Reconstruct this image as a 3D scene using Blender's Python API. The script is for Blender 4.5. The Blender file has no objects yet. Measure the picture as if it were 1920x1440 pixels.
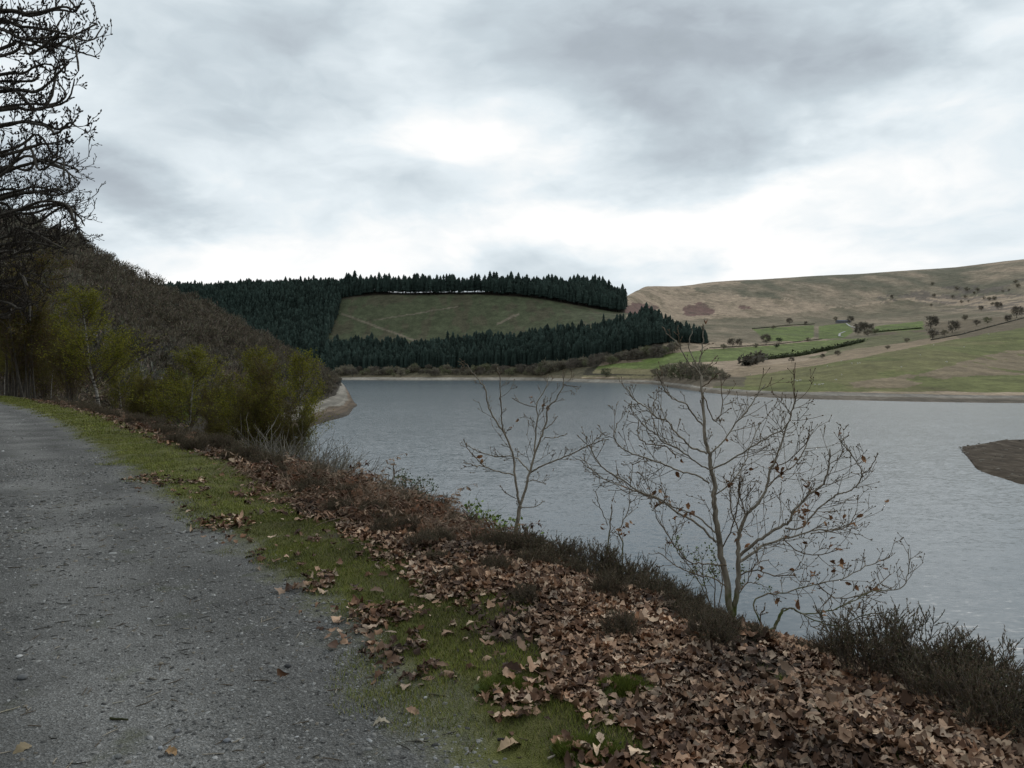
import bpy, math, random
import numpy as np
from mathutils import Vector, Matrix, Euler

random.seed(7)
RNG = np.random.default_rng(7)
SC = bpy.context.scene
COL = SC.collection
R = math.radians

# ------------------------------------------------------------------ camera, sky, sun, exposure
F, CX, CY, HZ = 1440.0, 960.0, 720.0, 690.0          # photo pixels: focal length, centre, horizon row
CAMZ = 1.6
PITCH = math.atan((CY - HZ) / F)
cd = bpy.data.cameras.new('camera'); cam = bpy.data.objects.new('camera', cd); COL.objects.link(cam)
cd.sensor_width = 36.0; cd.lens = 36.0 * F / 1920.0
cd.clip_start = 0.05; cd.clip_end = 12000
cam.location = (0, 0, CAMZ); cam.rotation_euler = (R(90) - PITCH, 0, 0)
SC.camera = cam
SC.view_settings.view_transform = 'Standard'; SC.view_settings.look = 'None'
SC.view_settings.exposure = 0.0; SC.view_settings.gamma = 1.0
SC.render.resolution_x, SC.render.resolution_y = 1024, 768
SC.cycles.max_bounces = 5; SC.cycles.diffuse_bounces = 3; SC.cycles.glossy_bounces = 3
SC.cycles.transparent_max_bounces = 4; SC.cycles.use_denoising = True
SUN_AZ, SUN_EL = 30.0, 34.0
SKY_STRENGTH = 0.10


class NT:
    """short helper to write node trees"""
    def __init__(s, tree): s.t = tree; s.n = tree.nodes; s.l = tree.links
    def link(s, v, sock):
        if hasattr(v, 'is_output'): s.l.new(v, sock)
        elif v is not None:
            if sock.type == 'RGBA' and hasattr(v, '__len__') and len(v) == 3: v = (*v, 1)
            sock.default_value = v
    def m(s, op, a, b=None, c=None, clamp=False):
        n = s.n.new('ShaderNodeMath'); n.operation = op; n.use_clamp = clamp
        for i, v in enumerate((a, b, c)): s.link(v, n.inputs[i]) if v is not None else None
        return n.outputs[0]
    def vm(s, op, a, b=None):
        n = s.n.new('ShaderNodeVectorMath'); n.operation = op
        s.link(a, n.inputs[0])
        if b is not None: s.link(b, n.inputs[3] if op == 'SCALE' else n.inputs[1])
        return n.outputs[1] if op in ('LENGTH', 'DOT_PRODUCT', 'DISTANCE') else n.outputs[0]
    def sep(s, v):
        n = s.n.new('ShaderNodeSeparateXYZ'); s.link(v, n.inputs[0]); return n.outputs
    def comb(s, x, y, z):
        n = s.n.new('ShaderNodeCombineXYZ')
        for i, v in enumerate((x, y, z)): s.link(v, n.inputs[i])
        return n.outputs[0]
    def noise(s, vec, scale, detail=3, rough=.5, dist=0, color=False):
        n = s.n.new('ShaderNodeTexNoise'); s.link(vec, n.inputs['Vector'])
        for k, v in (('Scale', scale), ('Detail', detail), ('Roughness', rough), ('Distortion', dist)): n.inputs[k].default_value = v
        return n.outputs[1 if color else 0]
    def voro(s, vec, scale, feature='F1', out='Distance'):
        n = s.n.new('ShaderNodeTexVoronoi'); n.feature = feature; s.link(vec, n.inputs['Vector']); n.inputs['Scale'].default_value = scale
        return n.outputs[out]
    def ramp(s, fac, stops):
        n = s.n.new('ShaderNodeValToRGB'); s.link(fac, n.inputs[0]); e = n.color_ramp.elements
        while len(e) < len(stops): e.new(.5)
        for el, (p, c) in zip(e, stops):
            el.position = p; el.color = (*c, 1) if hasattr(c, '__len__') else (c, c, c, 1)
        return n.outputs[0]
    def mix(s, fac, a, b, blend='MIX'):
        n = s.n.new('ShaderNodeMix'); n.data_type = 'RGBA'; n.blend_type = blend
        s.link(fac, n.inputs[0]); s.link(a, n.inputs[6]); s.link(b, n.inputs[7]); return n.outputs[2]
    def rng(s, v, a, b, c=0., d=1.):
        n = s.n.new('ShaderNodeMapRange'); s.link(v, n.inputs[0])
        for i, x in enumerate((a, b, c, d)): n.inputs[i + 1].default_value = x
        return n.outputs[0]
    def obj(s): return s.n.new('ShaderNodeTexCoord').outputs['Object']
    def gen(s): return s.n.new('ShaderNodeTexCoord').outputs['Generated']
    def attr(s, name):
        n = s.n.new('ShaderNodeAttribute'); n.attribute_name = name; return n.outputs['Color']


w = bpy.data.worlds.new('World'); SC.world = w; w.use_nodes = True
N = NT(w.node_tree)
for n in list(N.n): N.n.remove(n)
sky = N.n.new('ShaderNodeTexSky'); sky.sky_type = 'NISHITA'; sky.sun_disc = False
sky.sun_elevation = R(SUN_EL); sky.sun_rotation = R(SUN_AZ)
D = N.vm('NORMALIZE', N.gen())
dx, dy, dz = N.sep(D)
AZ = N.m('ARCTAN2', dx, dy); EL = N.m('ARCSINE', dz)
zz = N.m('ADD', N.m('MAXIMUM', dz, 0.0), 0.30)
cp = N.comb(N.m('DIVIDE', dx, zz), N.m('DIVIDE', dy, zz), N.m('MULTIPLY', dz, 1.3))


ew = N.noise(cp, 1.7, 6, .58, color=True)
ewx, ewy, _w = N.sep(N.vm('SUBTRACT', ew, (.5, .5, .5)))
AZ = N.m('ADD', AZ, N.m('MULTIPLY', ewx, .42)); EL = N.m('ADD', EL, N.m('MULTIPLY', ewy, .20))


def blob(px, py, sx, sy):
    a0 = math.atan((px - CX) / F); e0 = math.atan((HZ - py) / F * math.cos(a0))
    u = N.m('DIVIDE', N.m('SUBTRACT', AZ, a0), sx / F); v = N.m('DIVIDE', N.m('SUBTRACT', EL, e0), sy / F)
    q = N.m('ADD', N.m('MULTIPLY', u, u), N.m('MULTIPLY', v, v))
    return N.m('EXPONENT', N.m('MULTIPLY', q, -1.0))


# cloud thickness: big soft masses placed by direction, broken up by layered noise
warp = N.noise(cp, 0.9, 3, .55, color=True)
cpw = N.vm('ADD', cp, N.vm('SCALE', N.vm('SUBTRACT', warp, (.5, .5, .5)), 0.9))
dv_ = N.comb(dx, dy, N.m('MULTIPLY', dz, 2.3))
dw = N.vm('ADD', dv_, N.vm('SCALE', N.vm('SUBTRACT', N.noise(dv_, 3.0, 4, .55, color=True), (.5, .5, .5)), .30))
n1 = N.m('ADD', N.m('MULTIPLY', N.noise(dw, 2.4, 8, .50), .85), N.m('MULTIPLY', N.noise(cpw, 1.05, 5, .45), .15))
n2 = N.m('ADD', N.m('MULTIPLY', N.noise(dw, 6.5, 7, .54), .88), N.m('MULTIPLY', N.noise(cpw, 3.4, 5, .5), .12))
lum = N.m('ADD', .76, N.m('MULTIPLY', N.m('SUBTRACT', n1, .5), 1.7))
lum = N.m('ADD', lum, N.m('MULTIPLY', N.m('SUBTRACT', n2, .5), .58))
for (px, py, sx, sy, a) in ((1400, 170, 400, 125, -.50), (1000, 60, 330, 110, -.26), (270, 385, 170, 50, -.40), (600, 220, 260, 120, -.08),
                            (1900, 130, 170, 200, .34), (1250, 440, 520, 75, .34), (900, 290, 230, 55, .10), (150, 150, 110, 70, .15),
                            (620, 470, 300, 60, .06), (1750, 430, 160, 60, -.12), (1600, 330, 150, 45, .12), (420, 100, 250, 90, -.08),
                            (350, 520, 160, 40, .12), (900, 0, 900, 190, -.09)):
    lum = N.m('ADD', lum, N.m('MULTIPLY', blob(px, py, sx, sy), a))
# the deck is thicker overhead and behind the camera
lum = N.m('SUBTRACT', lum, N.rng(dz, .45, .95, 0, .16))
lum = N.m('SUBTRACT', lum, N.rng(dy, .2, -.6, 0, .22))
cloud = N.ramp(lum, ((0.0, (.33, .38, .42)), (.30, (.43, .485, .54)), (.55, (.585, .665, .72)), (.78, (.79, .865, .91)), (.95, (.99, 1.0, 1.0)), (1.0, (1.03, 1.03, 1.03))))
cloud = N.vm('SCALE', cloud, 1.0 / SKY_STRENGTH)
thin = N.rng(n2, .66, .80, .0, .10)
skyc = N.mix(thin, cloud, sky.outputs[0])
bg = N.n.new('ShaderNodeBackground'); N.link(skyc, bg.inputs[0]); bg.inputs[1].default_value = SKY_STRENGTH
wo = N.n.new('ShaderNodeOutputWorld'); N.l.new(bg.outputs[0], wo.inputs[0])

sl = bpy.data.lights.new('sun', 'SUN'); sl.energy = 0.95; sl.angle = R(14); sl.color = (1.0, .96, .90)
so = bpy.data.objects.new('sun', sl); COL.objects.link(so)
sd = Vector((math.sin(R(SUN_AZ)) * math.cos(R(SUN_EL)), math.cos(R(SUN_AZ)) * math.cos(R(SUN_EL)), math.sin(R(SUN_EL))))
so.rotation_euler = sd.to_track_quat('Z', 'Y').to_euler(); so.location = sd * 50


# ------------------------------------------------------------------ helpers
def ray(px, py):
    a, b = (px - CX) / F, (CY - py) / F
    c, s = math.cos(PITCH), math.sin(PITCH)
    return np.array([a, c + b * s, -s + b * c])


def P(px, py, d):
    r = ray(px, py); return np.array([0, 0, CAMZ]) + r * (d / r[1])


def proj(x, y, z):
    c, s = math.cos(PITCH), math.sin(PITCH)
    zz = z - CAMZ
    dep = y * c - zz * s; up = y * s + zz * c
    return CX + F * x / dep, CY - F * up / dep


def mesh(name, V, Fs, mats, midx=None, smooth=False, col=None, parent=None, loc=None):
    """link ONE mesh object from numpy arrays; Fs = list of index arrays (n,3)/(n,4)"""
    if isinstance(Fs, np.ndarray): Fs = [Fs]
    Fs = [f for f in Fs if len(f)]
    me = bpy.data.meshes.new(name)
    V = np.asarray(V, np.float32)
    me.vertices.add(len(V)); me.vertices.foreach_set('co', V.ravel())
    tot = np.concatenate([np.full(len(f), f.shape[1], np.int32) for f in Fs])
    lv = np.concatenate([f.ravel() for f in Fs]).astype(np.int32)
    st = np.concatenate([[0], np.cumsum(tot)[:-1]]).astype(np.int32)
    me.loops.add(len(lv)); me.loops.foreach_set('vertex_index', lv)
    me.polygons.add(len(tot)); me.polygons.foreach_set('loop_start', st); me.polygons.foreach_set('loop_total', tot)
    if smooth: me.polygons.foreach_set('use_smooth', np.ones(len(tot), bool))
    for m in (mats if isinstance(mats, (list, tuple)) else [mats]): me.materials.append(m)
    if midx is not None: me.polygons.foreach_set('material_index', np.asarray(midx, np.int32))
    if col is not None:
        ca = me.color_attributes.new('Col', 'FLOAT_COLOR', 'POINT')
        c4 = np.ones((len(V), 4), np.float32); c4[:, :3] = col; ca.data.foreach_set('color', c4.ravel())
    me.update(calc_edges=True); me.validate()
    o = bpy.data.objects.new(name, me); COL.objects.link(o)
    if parent is not None: o.parent = parent
    if loc is not None: o.location = loc
    return o


def empty(name, loc=(0, 0, 0), rz=0, sc=1):
    o = bpy.data.objects.new(name, None); COL.objects.link(o); o.empty_display_size = .2
    o.location = loc; o.rotation_euler = (0, 0, rz); o.scale = (sc, sc, sc) if not hasattr(sc, '__len__') else sc
    return o


def tag(o, label=None, cat=None, group=None, kind=None):
    for k, v in (('label', label), ('category', cat), ('group', group), ('kind', kind)):
        if v: o[k] = v
    return o


def copy_tree(o, parent=None):
    c = o.copy(); COL.objects.link(c)
    if parent is not None: c.parent = parent
    for ch in list(o.children): copy_tree(ch, c)
    return c


class Geo:
    """collects vertices, faces, colours"""
    def __init__(s): s.V = []; s.T = []; s.Q = []; s.C = []; s.n = 0
    def add(s, V, T=None, Q=None, col=None):
        V = np.asarray(V, float).reshape(-1, 3)
        s.V.append(V)
        if T is not None and len(T): s.T.append(np.asarray(T) + s.n)
        if Q is not None and len(Q): s.Q.append(np.asarray(Q) + s.n)
        s.C.append(np.broadcast_to(np.asarray((1, 1, 1) if col is None else col, float), (len(V), 3)))
        s.n += len(V)
    def tube(s, pts, rad, sides=5, col=None, cap=True):
        p = np.asarray(pts, float); k = len(p)
        r = np.broadcast_to(np.asarray(rad, float), (k,))
        t = np.gradient(p, axis=0); t /= np.linalg.norm(t, axis=1, keepdims=True) + 1e-12
        ref = np.array([0, 0, 1.]) if abs(np.mean(t[:, 2])) < .75 else np.array([1., 0.13, 0])
        u = np.cross(t, ref); u /= np.linalg.norm(u, axis=1, keepdims=True) + 1e-12
        v = np.cross(t, u)
        a = np.arange(sides) * 2 * np.pi / sides
        ring = p[:, None] + r[:, None, None] * (np.cos(a)[None, :, None] * u[:, None] + np.sin(a)[None, :, None] * v[:, None])
        V = ring.reshape(-1, 3)
        i = np.arange(k - 1)[:, None] * sides; j = np.arange(sides)[None]; j2 = (j + 1) % sides
        Q = np.stack([i + j, i + j2, i + sides + j2, i + sides + j], -1).reshape(-1, 4)
        T = None
        if cap:
            V = np.vstack([V, p[-1] + t[-1] * r[-1]])
            jj = np.arange(sides); b = (k - 1) * sides
            T = np.stack([b + jj, b + (jj + 1) % sides, np.full(sides, k * sides)], -1)
        s.add(V, T, Q, col)
    def build(s, name, mats, parent=None, smooth=False, color=True, loc=None):
        V = np.vstack(s.V)
        Fs = []
        if s.T: Fs.append(np.vstack(s.T))
        if s.Q: Fs.append(np.vstack(s.Q))
        return mesh(name, V, Fs, mats, None, smooth, np.vstack(s.C) if color else None, parent, loc)


def vnoise(x, y, seed=0):
    x = np.asarray(x, float); y = np.asarray(y, float)
    xi = np.floor(x).astype(np.int64); yi = np.floor(y).astype(np.int64); fx = x - xi; fy = y - yi
    fx = fx * fx * (3 - 2 * fx); fy = fy * fy * (3 - 2 * fy)
    def h(a, b):
        n = (a * 374761393 + b * 668265263 + seed * 974711) & 0xffffffff
        n = ((n ^ (n >> 13)) * 1274126177) & 0xffffffff
        return ((n ^ (n >> 16)) & 0xffff) / 65535.0
    return (h(xi, yi) * (1 - fx) + h(xi + 1, yi) * fx) * (1 - fy) + (h(xi, yi + 1) * (1 - fx) + h(xi + 1, yi + 1) * fx) * fy


def fbm(x, y, oct=4, seed=0):
    t = 0; a = .5; s = 0
    for i in range(oct):
        t = t + a * vnoise(x * 2 ** i, y * 2 ** i, seed + i * 17); s += a; a *= .5
    return t / s - .5


def inpoly(px, py, poly):
    c = np.zeros(np.shape(px), bool); n = len(poly)
    for i in range(n):
        x1, y1 = poly[i]; x2, y2 = poly[(i + 1) % n]
        if y1 == y2: continue
        k = ((y1 > py) != (y2 > py)) & (px < (x2 - x1) * (py - y1) / (y2 - y1) + x1)
        c ^= k
    return c


def pchip(xk, yk, x):
    """smooth monotone interpolation through knots"""
    xk = np.asarray(xk, float); yk = np.asarray(yk, float)
    h = np.diff(xk); dl = np.diff(yk) / h
    m = np.zeros(len(xk)); m[0] = dl[0]; m[-1] = dl[-1]
    for i in range(1, len(xk) - 1):
        if dl[i - 1] * dl[i] > 0:
            w1 = 2 * h[i] + h[i - 1]; w2 = h[i] + 2 * h[i - 1]
            m[i] = (w1 + w2) / (w1 / dl[i - 1] + w2 / dl[i])
    i = np.clip(np.searchsorted(xk, x) - 1, 0, len(h) - 1)
    t = (x - xk[i]) / h[i]
    return (yk[i] * (1 + 2 * t) * (1 - t) ** 2 + h[i] * m[i] * t * (1 - t) ** 2 + yk[i + 1] * t * t * (3 - 2 * t) + h[i] * m[i + 1] * t * t * (t - 1))


def rot_rand(n, rng, tilt):
    """random rotation matrices: spin about z then tilt about a random horizontal axis"""
    a = rng.uniform(0, 2 * np.pi, n); b = rng.normal(0, tilt, n); c = rng.uniform(0, 2 * np.pi, n)
    def rz(t):
        m = np.zeros((n, 3, 3)); m[:, 0, 0] = m[:, 1, 1] = np.cos(t); m[:, 1, 0] = np.sin(t); m[:, 0, 1] = -np.sin(t); m[:, 2, 2] = 1; return m
    rx = np.zeros((n, 3, 3)); rx[:, 0, 0] = 1; rx[:, 1, 1] = rx[:, 2, 2] = np.cos(b); rx[:, 2, 1] = np.sin(b); rx[:, 1, 2] = -np.sin(b)
    return rz(c) @ rx @ rz(a)


def stamp(tv, tf, pos, rot, scale, col=None, bend=None):
    """repeat a template (tv,tf) with per-copy transforms -> V,F,C"""
    n = len(pos); k = len(tv)
    t = np.broadcast_to(tv, (n, k, 3)).copy()
    if bend is not None: t = bend(t)
    t = t * np.asarray(scale).reshape(n, 1, -1)
    V = np.einsum('nij,nkj->nki', rot, t) + pos[:, None]
    Fc = (tf[None] + (np.arange(n) * k)[:, None, None]).reshape(-1, tf.shape[1])
    C = None if col is None else np.repeat(col, k, 0)
    return V.reshape(-1, 3), Fc, C


# ------------------------------------------------------------------ materials
def material(name, fn, rough=.9, spec=.2):
    m = bpy.data.materials.new(name); m.use_nodes = True
    n = NT(m.node_tree); b = n.n['Principled BSDF']
    b.inputs['Roughness'].default_value = rough; b.inputs['Specular IOR Level'].default_value = spec
    r = fn(n)
    if isinstance(r, tuple): n.link(r[0], b.inputs['Base Color']); n.link(r[1], b.inputs['Normal'])
    else: n.link(r, b.inputs['Base Color'])
    return m


def bump(n, h, strength, dist):
    b = n.n.new('ShaderNodeBump'); b.inputs['Strength'].default_value = strength; b.inputs['Distance'].default_value = dist
    n.link(h, b.inputs['Height']); return b.outputs[0]


def noisy_col(c, scale=3, amt=.5):
    def f(n):
        k = n.noise(n.obj(), scale, 4, .6)
        return n.mix(n.rng(k, .3, .7), tuple(x * (1 - amt) for x in c), tuple(x * (1 + amt) for x in c))
    return f


def attr_col(scale=8, amt=.35):
    def f(n):
        k = n.noise(n.obj(), scale, 3, .6)
        return n.mix(1.0, n.attr('Col'), n.ramp(k, ((.25, 1 - amt), (.75, 1 + amt * .6))), 'MULTIPLY')
    return f


def bark_fn(c1, c2, moss=None, sc=(30, 30, 6)):
    def f(n):
        v = n.vm('MULTIPLY', n.obj(), sc)
        k = n.noise(v, 1.0, 5, .65)
        c = n.ramp(k, ((.3, c1), (.7, c2)))
        if moss is not None:
            z = n.sep(n.obj())[2]
            q = n.m('MULTIPLY', n.noise(n.obj(), 9, 3), n.rng(z, .9, 0.0, 0, 1.5))
            c = n.mix(n.rng(q, .35, .6), c, moss)
        return c, bump(n, k, .6, .01)
    return f


M = {}
M['oak_bark'] = material('oak_bark', bark_fn((.035, .03, .024), (.12, .105, .085)))
M['sapling_bark'] = material('sapling_bark', bark_fn((.10, .085, .062), (.37, .32, .25), (.085, .10, .025)))
M['twig'] = material('twig', noisy_col((.145, .108, .07), 12, .4))
M['dark_twig'] = material('dark_twig', noisy_col((.035, .028, .022), 5, .4))
def birch_fn(n):
    v = n.vm('MULTIPLY', n.obj(), (6, 6, 18))
    k = n.noise(v, 1, 4, .6)
    return n.ramp(k, ((.40, (.04, .036, .03)), (.52, (.30, .275, .235)), (.85, (.46, .43, .38))))
M['birch_bark'] = material('birch_bark', birch_fn)
M['leafcol'] = material('leaf_colours', attr_col(25, .3), .75, .3)
M['softcol'] = material('soft_colours', attr_col(3, .3), .95, .1)
def leafy_mat(name):
    m = bpy.data.materials.new(name); m.use_nodes = True; n = NT(m.node_tree); b = n.n['Principled BSDF']; b.inputs['Roughness'].default_value = .6; b.inputs['Specular IOR Level'].default_value = .25
    c = n.attr('Col'); n.link(c, b.inputs['Base Color']); t = n.n.new('ShaderNodeBsdfTranslucent'); n.link(n.mix(1.0, c, (1.0, 1.0, .6), 'MULTIPLY'), t.inputs[0])
    x = n.n.new('ShaderNodeMixShader'); x.inputs[0].default_value = .45; n.l.new(b.outputs[0], x.inputs[1]); n.l.new(t.outputs[0], x.inputs[2])
    n.l.new(x.outputs[0], n.n['Material Output'].inputs[0]); return m
M['spring_leaf'] = leafy_mat('spring_leaf')
M['conifer'] = material('conifer_needles', attr_col(.35, .45), .95, .05)
M['wood_grey'] = material('wood_grey', noisy_col((.16, .14, .115), 30, .4))


# ------------------------------------------------------------------ near ground: path, verge and bank
PU = np.array([-0.57, 0.8216]); PN = np.array([0.8216, 0.57])          # along the path / across it towards the lake
_nk = [-80, -30, -14, -5, -3.0, -2.4, 1.7, 2.2, 3.0, 3.6, 4.2, 5.3, 8, 14, 27, 34, 60]
_zk = [38, 16, 6.5, 1.6, .25, 0, 0, .04, .05, .0, -.17, -.75, -2.6, -6.6, -16.2, -19, -22]


def neff(x, y):
    s = PU[0] * x + PU[1] * y; n = PN[0] * x + PN[1] * y
    return s, n + np.where(s > 22, (s - 22) ** 2 / 400.0, 0)


def Hn(x, y):
    x = np.asarray(x, float); y = np.asarray(y, float)
    s, n = neff(x, y)
    z = pchip(_nk, _zk, np.clip(n, -79.9, 59.9))
    rough = np.clip((n - 1.7) / 1.5, 0, 1) + np.clip((-2.4 - n) / 2, 0, 1)
    z = z + .012 * fbm(x * 2.2, y * 2.2, 3, 3) * 2 + rough * (.13 * fbm(x * .9, y * .9, 3, 5) + .06 * fbm(x * 3, y * 3, 3, 9))
    z = z + np.clip((n - 5) / 6, 0, 1) * 1.6 * fbm(x * .22, y * .22, 3, 11)
    return z


def gp(px, py):
    """the near-ground point seen at a photo pixel"""
    r = ray(px, py); o = np.array([0, 0, CAMZ]); t = 1.2
    for _ in range(4000):
        p = o + r * t
        g = p[2] - float(Hn(p[0], p[1]))
        if g < .002: break
        t += max(.004, g * .25)
    return p


def path_edge_noise(n, vec):
    return n.m('MULTIPLY', n.m('SUBTRACT', n.noise(vec, 1.5, 4, .6), .5), 1.0)


def ground_fn(n):
    o = n.obj(); x, y, z = n.sep(o)
    s = n.m('ADD', n.m('MULTIPLY', x, PU[0]), n.m('MULTIPLY', y, PU[1]))
    nn = n.m('ADD', n.m('MULTIPLY', x, PN[0]), n.m('MULTIPLY', y, PN[1]))
    q = n.m('MAXIMUM', n.m('SUBTRACT', s, 22), 0)
    nn = n.m('ADD', nn, n.m('DIVIDE', n.m('MULTIPLY', q, q), 400))
    nn = n.m('ADD', nn, path_edge_noise(n, o))
    nn = n.m('ADD', nn, n.rng(s, 5.0, 2.2, 0, .38))          # the track narrows a little at the near end
    big = n.noise(o, .9, 3, .55); mid = n.noise(o, 9, 4, .65); fine = n.noise(o, 70, 3, .7); grit = n.voro(o, 110, out='Color')
    gr = n.ramp(mid, ((.25, (.125, .121, .109)), (.55, (.195, .189, .174)), (.8, (.26, .253, .235))))
    gr = n.mix(.55, gr, n.ramp(n.sep(grit)[0], ((0, (.045, .045, .042)), (.55, (.125, .123, .116)), (.9, (.21, .21, .205)), (1, (.36, .36, .35)))))
    gr = n.mix(1.0, gr, n.ramp(big, ((.3, .62), (.7, 1.25))), 'MULTIPLY')
    wob = n.m('ADD', nn, n.m('MULTIPLY', n.m('SUBTRACT', n.noise(o, .5, 3), .5), 1.2))
    trk = n.m('PINGPONG', n.m('ADD', wob, .1), .75)
    gr = n.mix(1.0, gr, n.ramp(trk, ((.15, .80), (.6, 1.15))), 'MULTIPLY')
    gr = n.mix(n.rng(n.noise(o, 2.6, 3), .62, .74, 0, .5), gr, (.075, .08, .035))             # thin algae on the trodden stone
    grass = n.ramp(mid, ((.25, (.05, .05, .014)), (.5, (.125, .13, .026)), (.8, (.20, .19, .05))))
    grass = n.mix(n.rng(big, .35, .7), grass, (.085, .08, .03))
    soil = n.ramp(fine, ((.3, (.025, .018, .012)), (.7, (.085, .06, .042))))
    soil = n.mix(n.rng(mid, .45, .7), soil, (.05, .034, .02))
    c = n.mix(n.rng(nn, 1.70, 2.15), gr, grass)
    c = n.mix(n.rng(nn, 2.9, 3.7), c, soil)
    c = n.mix(n.rng(nn, -2.3, -3.0), c, soil)
    # leaf mould reaches closer to the path on the near stretch
    c = n.mix(n.m('MULTIPLY', n.rng(nn, 2.25, 2.8), n.rng(s, 11, 8)), c, soil)
    # stony shore near the water line
    c = n.mix(n.rng(z, -14.2, -15.4), c, (.17, .14, .11))
    h = n.m('ADD', n.m('MULTIPLY', fine, .5), n.m('ADD', mid, n.m('MULTIPLY', n.voro(o, 110), .8)))
    return c, bump(n, h, .7, .02)


M['ground'] = material('ground', ground_fn, .92, .25)


def axis(pieces):
    out = []
    for a, b, st in pieces: out.append(np.arange(a, b, st))
    out.append([pieces[-1][1]]); return np.concatenate(out)


S_ = axis(((-14, 0, .5), (0, 12, .06), (12, 26, .14), (26, 60, .4), (60, 110, 2)))
N_ = axis(((-80, -14, 3), (-14, -3, .4), (-3, 1.2, .1), (1.2, 5, .05), (5, 12, .2), (12, 36, .6), (36, 60, 4)))
def near_grid(name, ns, label_kind='structure'):
    ss, nn = np.meshgrid(S_, ns, indexing='ij')
    x = PU[0] * ss + PN[0] * nn; y = PU[1] * ss + PN[1] * nn
    bend = np.where(ss > 22, (ss - 22) ** 2 / 400.0, 0)                 # follow the bend of the path
    x = x - PN[0] * bend; y = y - PN[1] * bend
    z = Hn(x, y)
    a, b = ss.shape
    i = np.arange(a - 1)[:, None] * b + np.arange(b - 1)[None]
    Q = np.stack([i, i + b, i + b + 1, i + 1], -1).reshape(-1, 4)
    o = mesh(name, np.stack([x, y, z], -1).reshape(-1, 3), Q, M['ground'], smooth=True)
    tag(o, kind=label_kind); return o
k0 = int(np.searchsorted(N_, -2.39)); k1 = int(np.searchsorted(N_, 1.7))
near_grid('path', N_[k0:k1 + 1])
near_grid('ground', N_[k1:])
near_grid('uphill_ground', N_[:k0 + 1])

# ------------------------------------------------------------------ far terrain (polar height field)
WL = -16.4


def zpy(d, py): return float(P(960, py, d)[2])
def wlpy(py): return (CAMZ - WL) * F / (py - HZ)


def terrain_grid(cols, pxs, rows, seed, amp):
    """cols: {px: [(d,z)...]} same length; returns PX, D, Z arrays"""
    ks = sorted(cols); K = len(cols[ks[0]])
    cd_ = np.array([[p[0] for p in cols[k]] for k in ks], float); cz_ = np.array([[p[1] for p in cols[k]] for k in ks], float)
    dd = np.stack([pchip(ks, cd_[:, j], pxs) for j in range(K)], 1); zc = np.stack([pchip(ks, cz_[:, j], pxs) for j in range(K)], 1)
    t = np.linspace(0, K - 1, rows)
    Dg = np.stack([np.interp(t, np.arange(K), dd[i]) for i in range(len(pxs))])
    Zg = np.stack([pchip(dd[i], zc[i], Dg[i]) for i in range(len(pxs))])
    X = (pxs[:, None] - CX) / F * Dg
    lift = np.clip((Zg - WL) / 12, 0, 1)
    Zg = Zg + lift * amp * (fbm(X / 90, Dg / 90, 5, seed) * 2)
    return X, Dg, Zg


class Terrain:
    def __init__(s, cols, pxs, rows, seed, amp):
        s.pxs = np.asarray(pxs, float); s.X, s.D, s.Z = terrain_grid(cols, s.pxs, rows, seed, amp)
        s.PX, s.PY = proj(s.X, s.D, s.Z)
    def column(s, px):
        f = np.interp(px, s.pxs, np.arange(len(s.pxs))); i = int(min(f, len(s.pxs) - 2)); f -= i
        return s.D[i] * (1 - f) + s.D[i + 1] * f, s.Z[i] * (1 - f) + s.Z[i + 1] * f
    def z(s, px, d):
        a, b = s.column(px); return float(np.interp(d, a, b))
    def hit(s, px, py):
        d, z = s.column(px); _, q = proj((px - CX) / F * d, d, z)
        k = np.nonzero((q <= py) & (z > WL - .2))[0]
        k = k[0] if len(k) else int(np.argmin(abs(q - py)))
        if k == 0: return np.array([(px - CX) / F * d[0], d[0], z[0]])
        f = np.clip((q[k - 1] - py) / (q[k - 1] - q[k] + 1e-9), 0, 1)
        dd = d[k - 1] + f * (d[k] - d[k - 1]); zz_ = z[k - 1] + f * (z[k] - z[k - 1])
        return np.array([(px - CX) / F * dd, dd, zz_])
    def quads(s):
        a, b = s.D.shape; i = np.arange(a - 1)[:, None] * b + np.arange(b - 1)[None]
        return np.stack([i, i + b, i + b + 1, i + 1], -1).reshape(-1, 4)
    def verts(s): return np.stack([s.X, s.D, s.Z], -1).reshape(-1, 3)


def fcol(wl, beach, p3, p4, p5, p6, ridge, back):
    L = [(wlpy(wl) - 14, -18.5), (wlpy(wl), WL)]
    L += [(d, zpy(d, py)) for d, py in (beach, p3, p4, p5, p6, ridge)]
    L.append((ridge[0] + back[0], L[-1][1] - back[1])); return L


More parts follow.
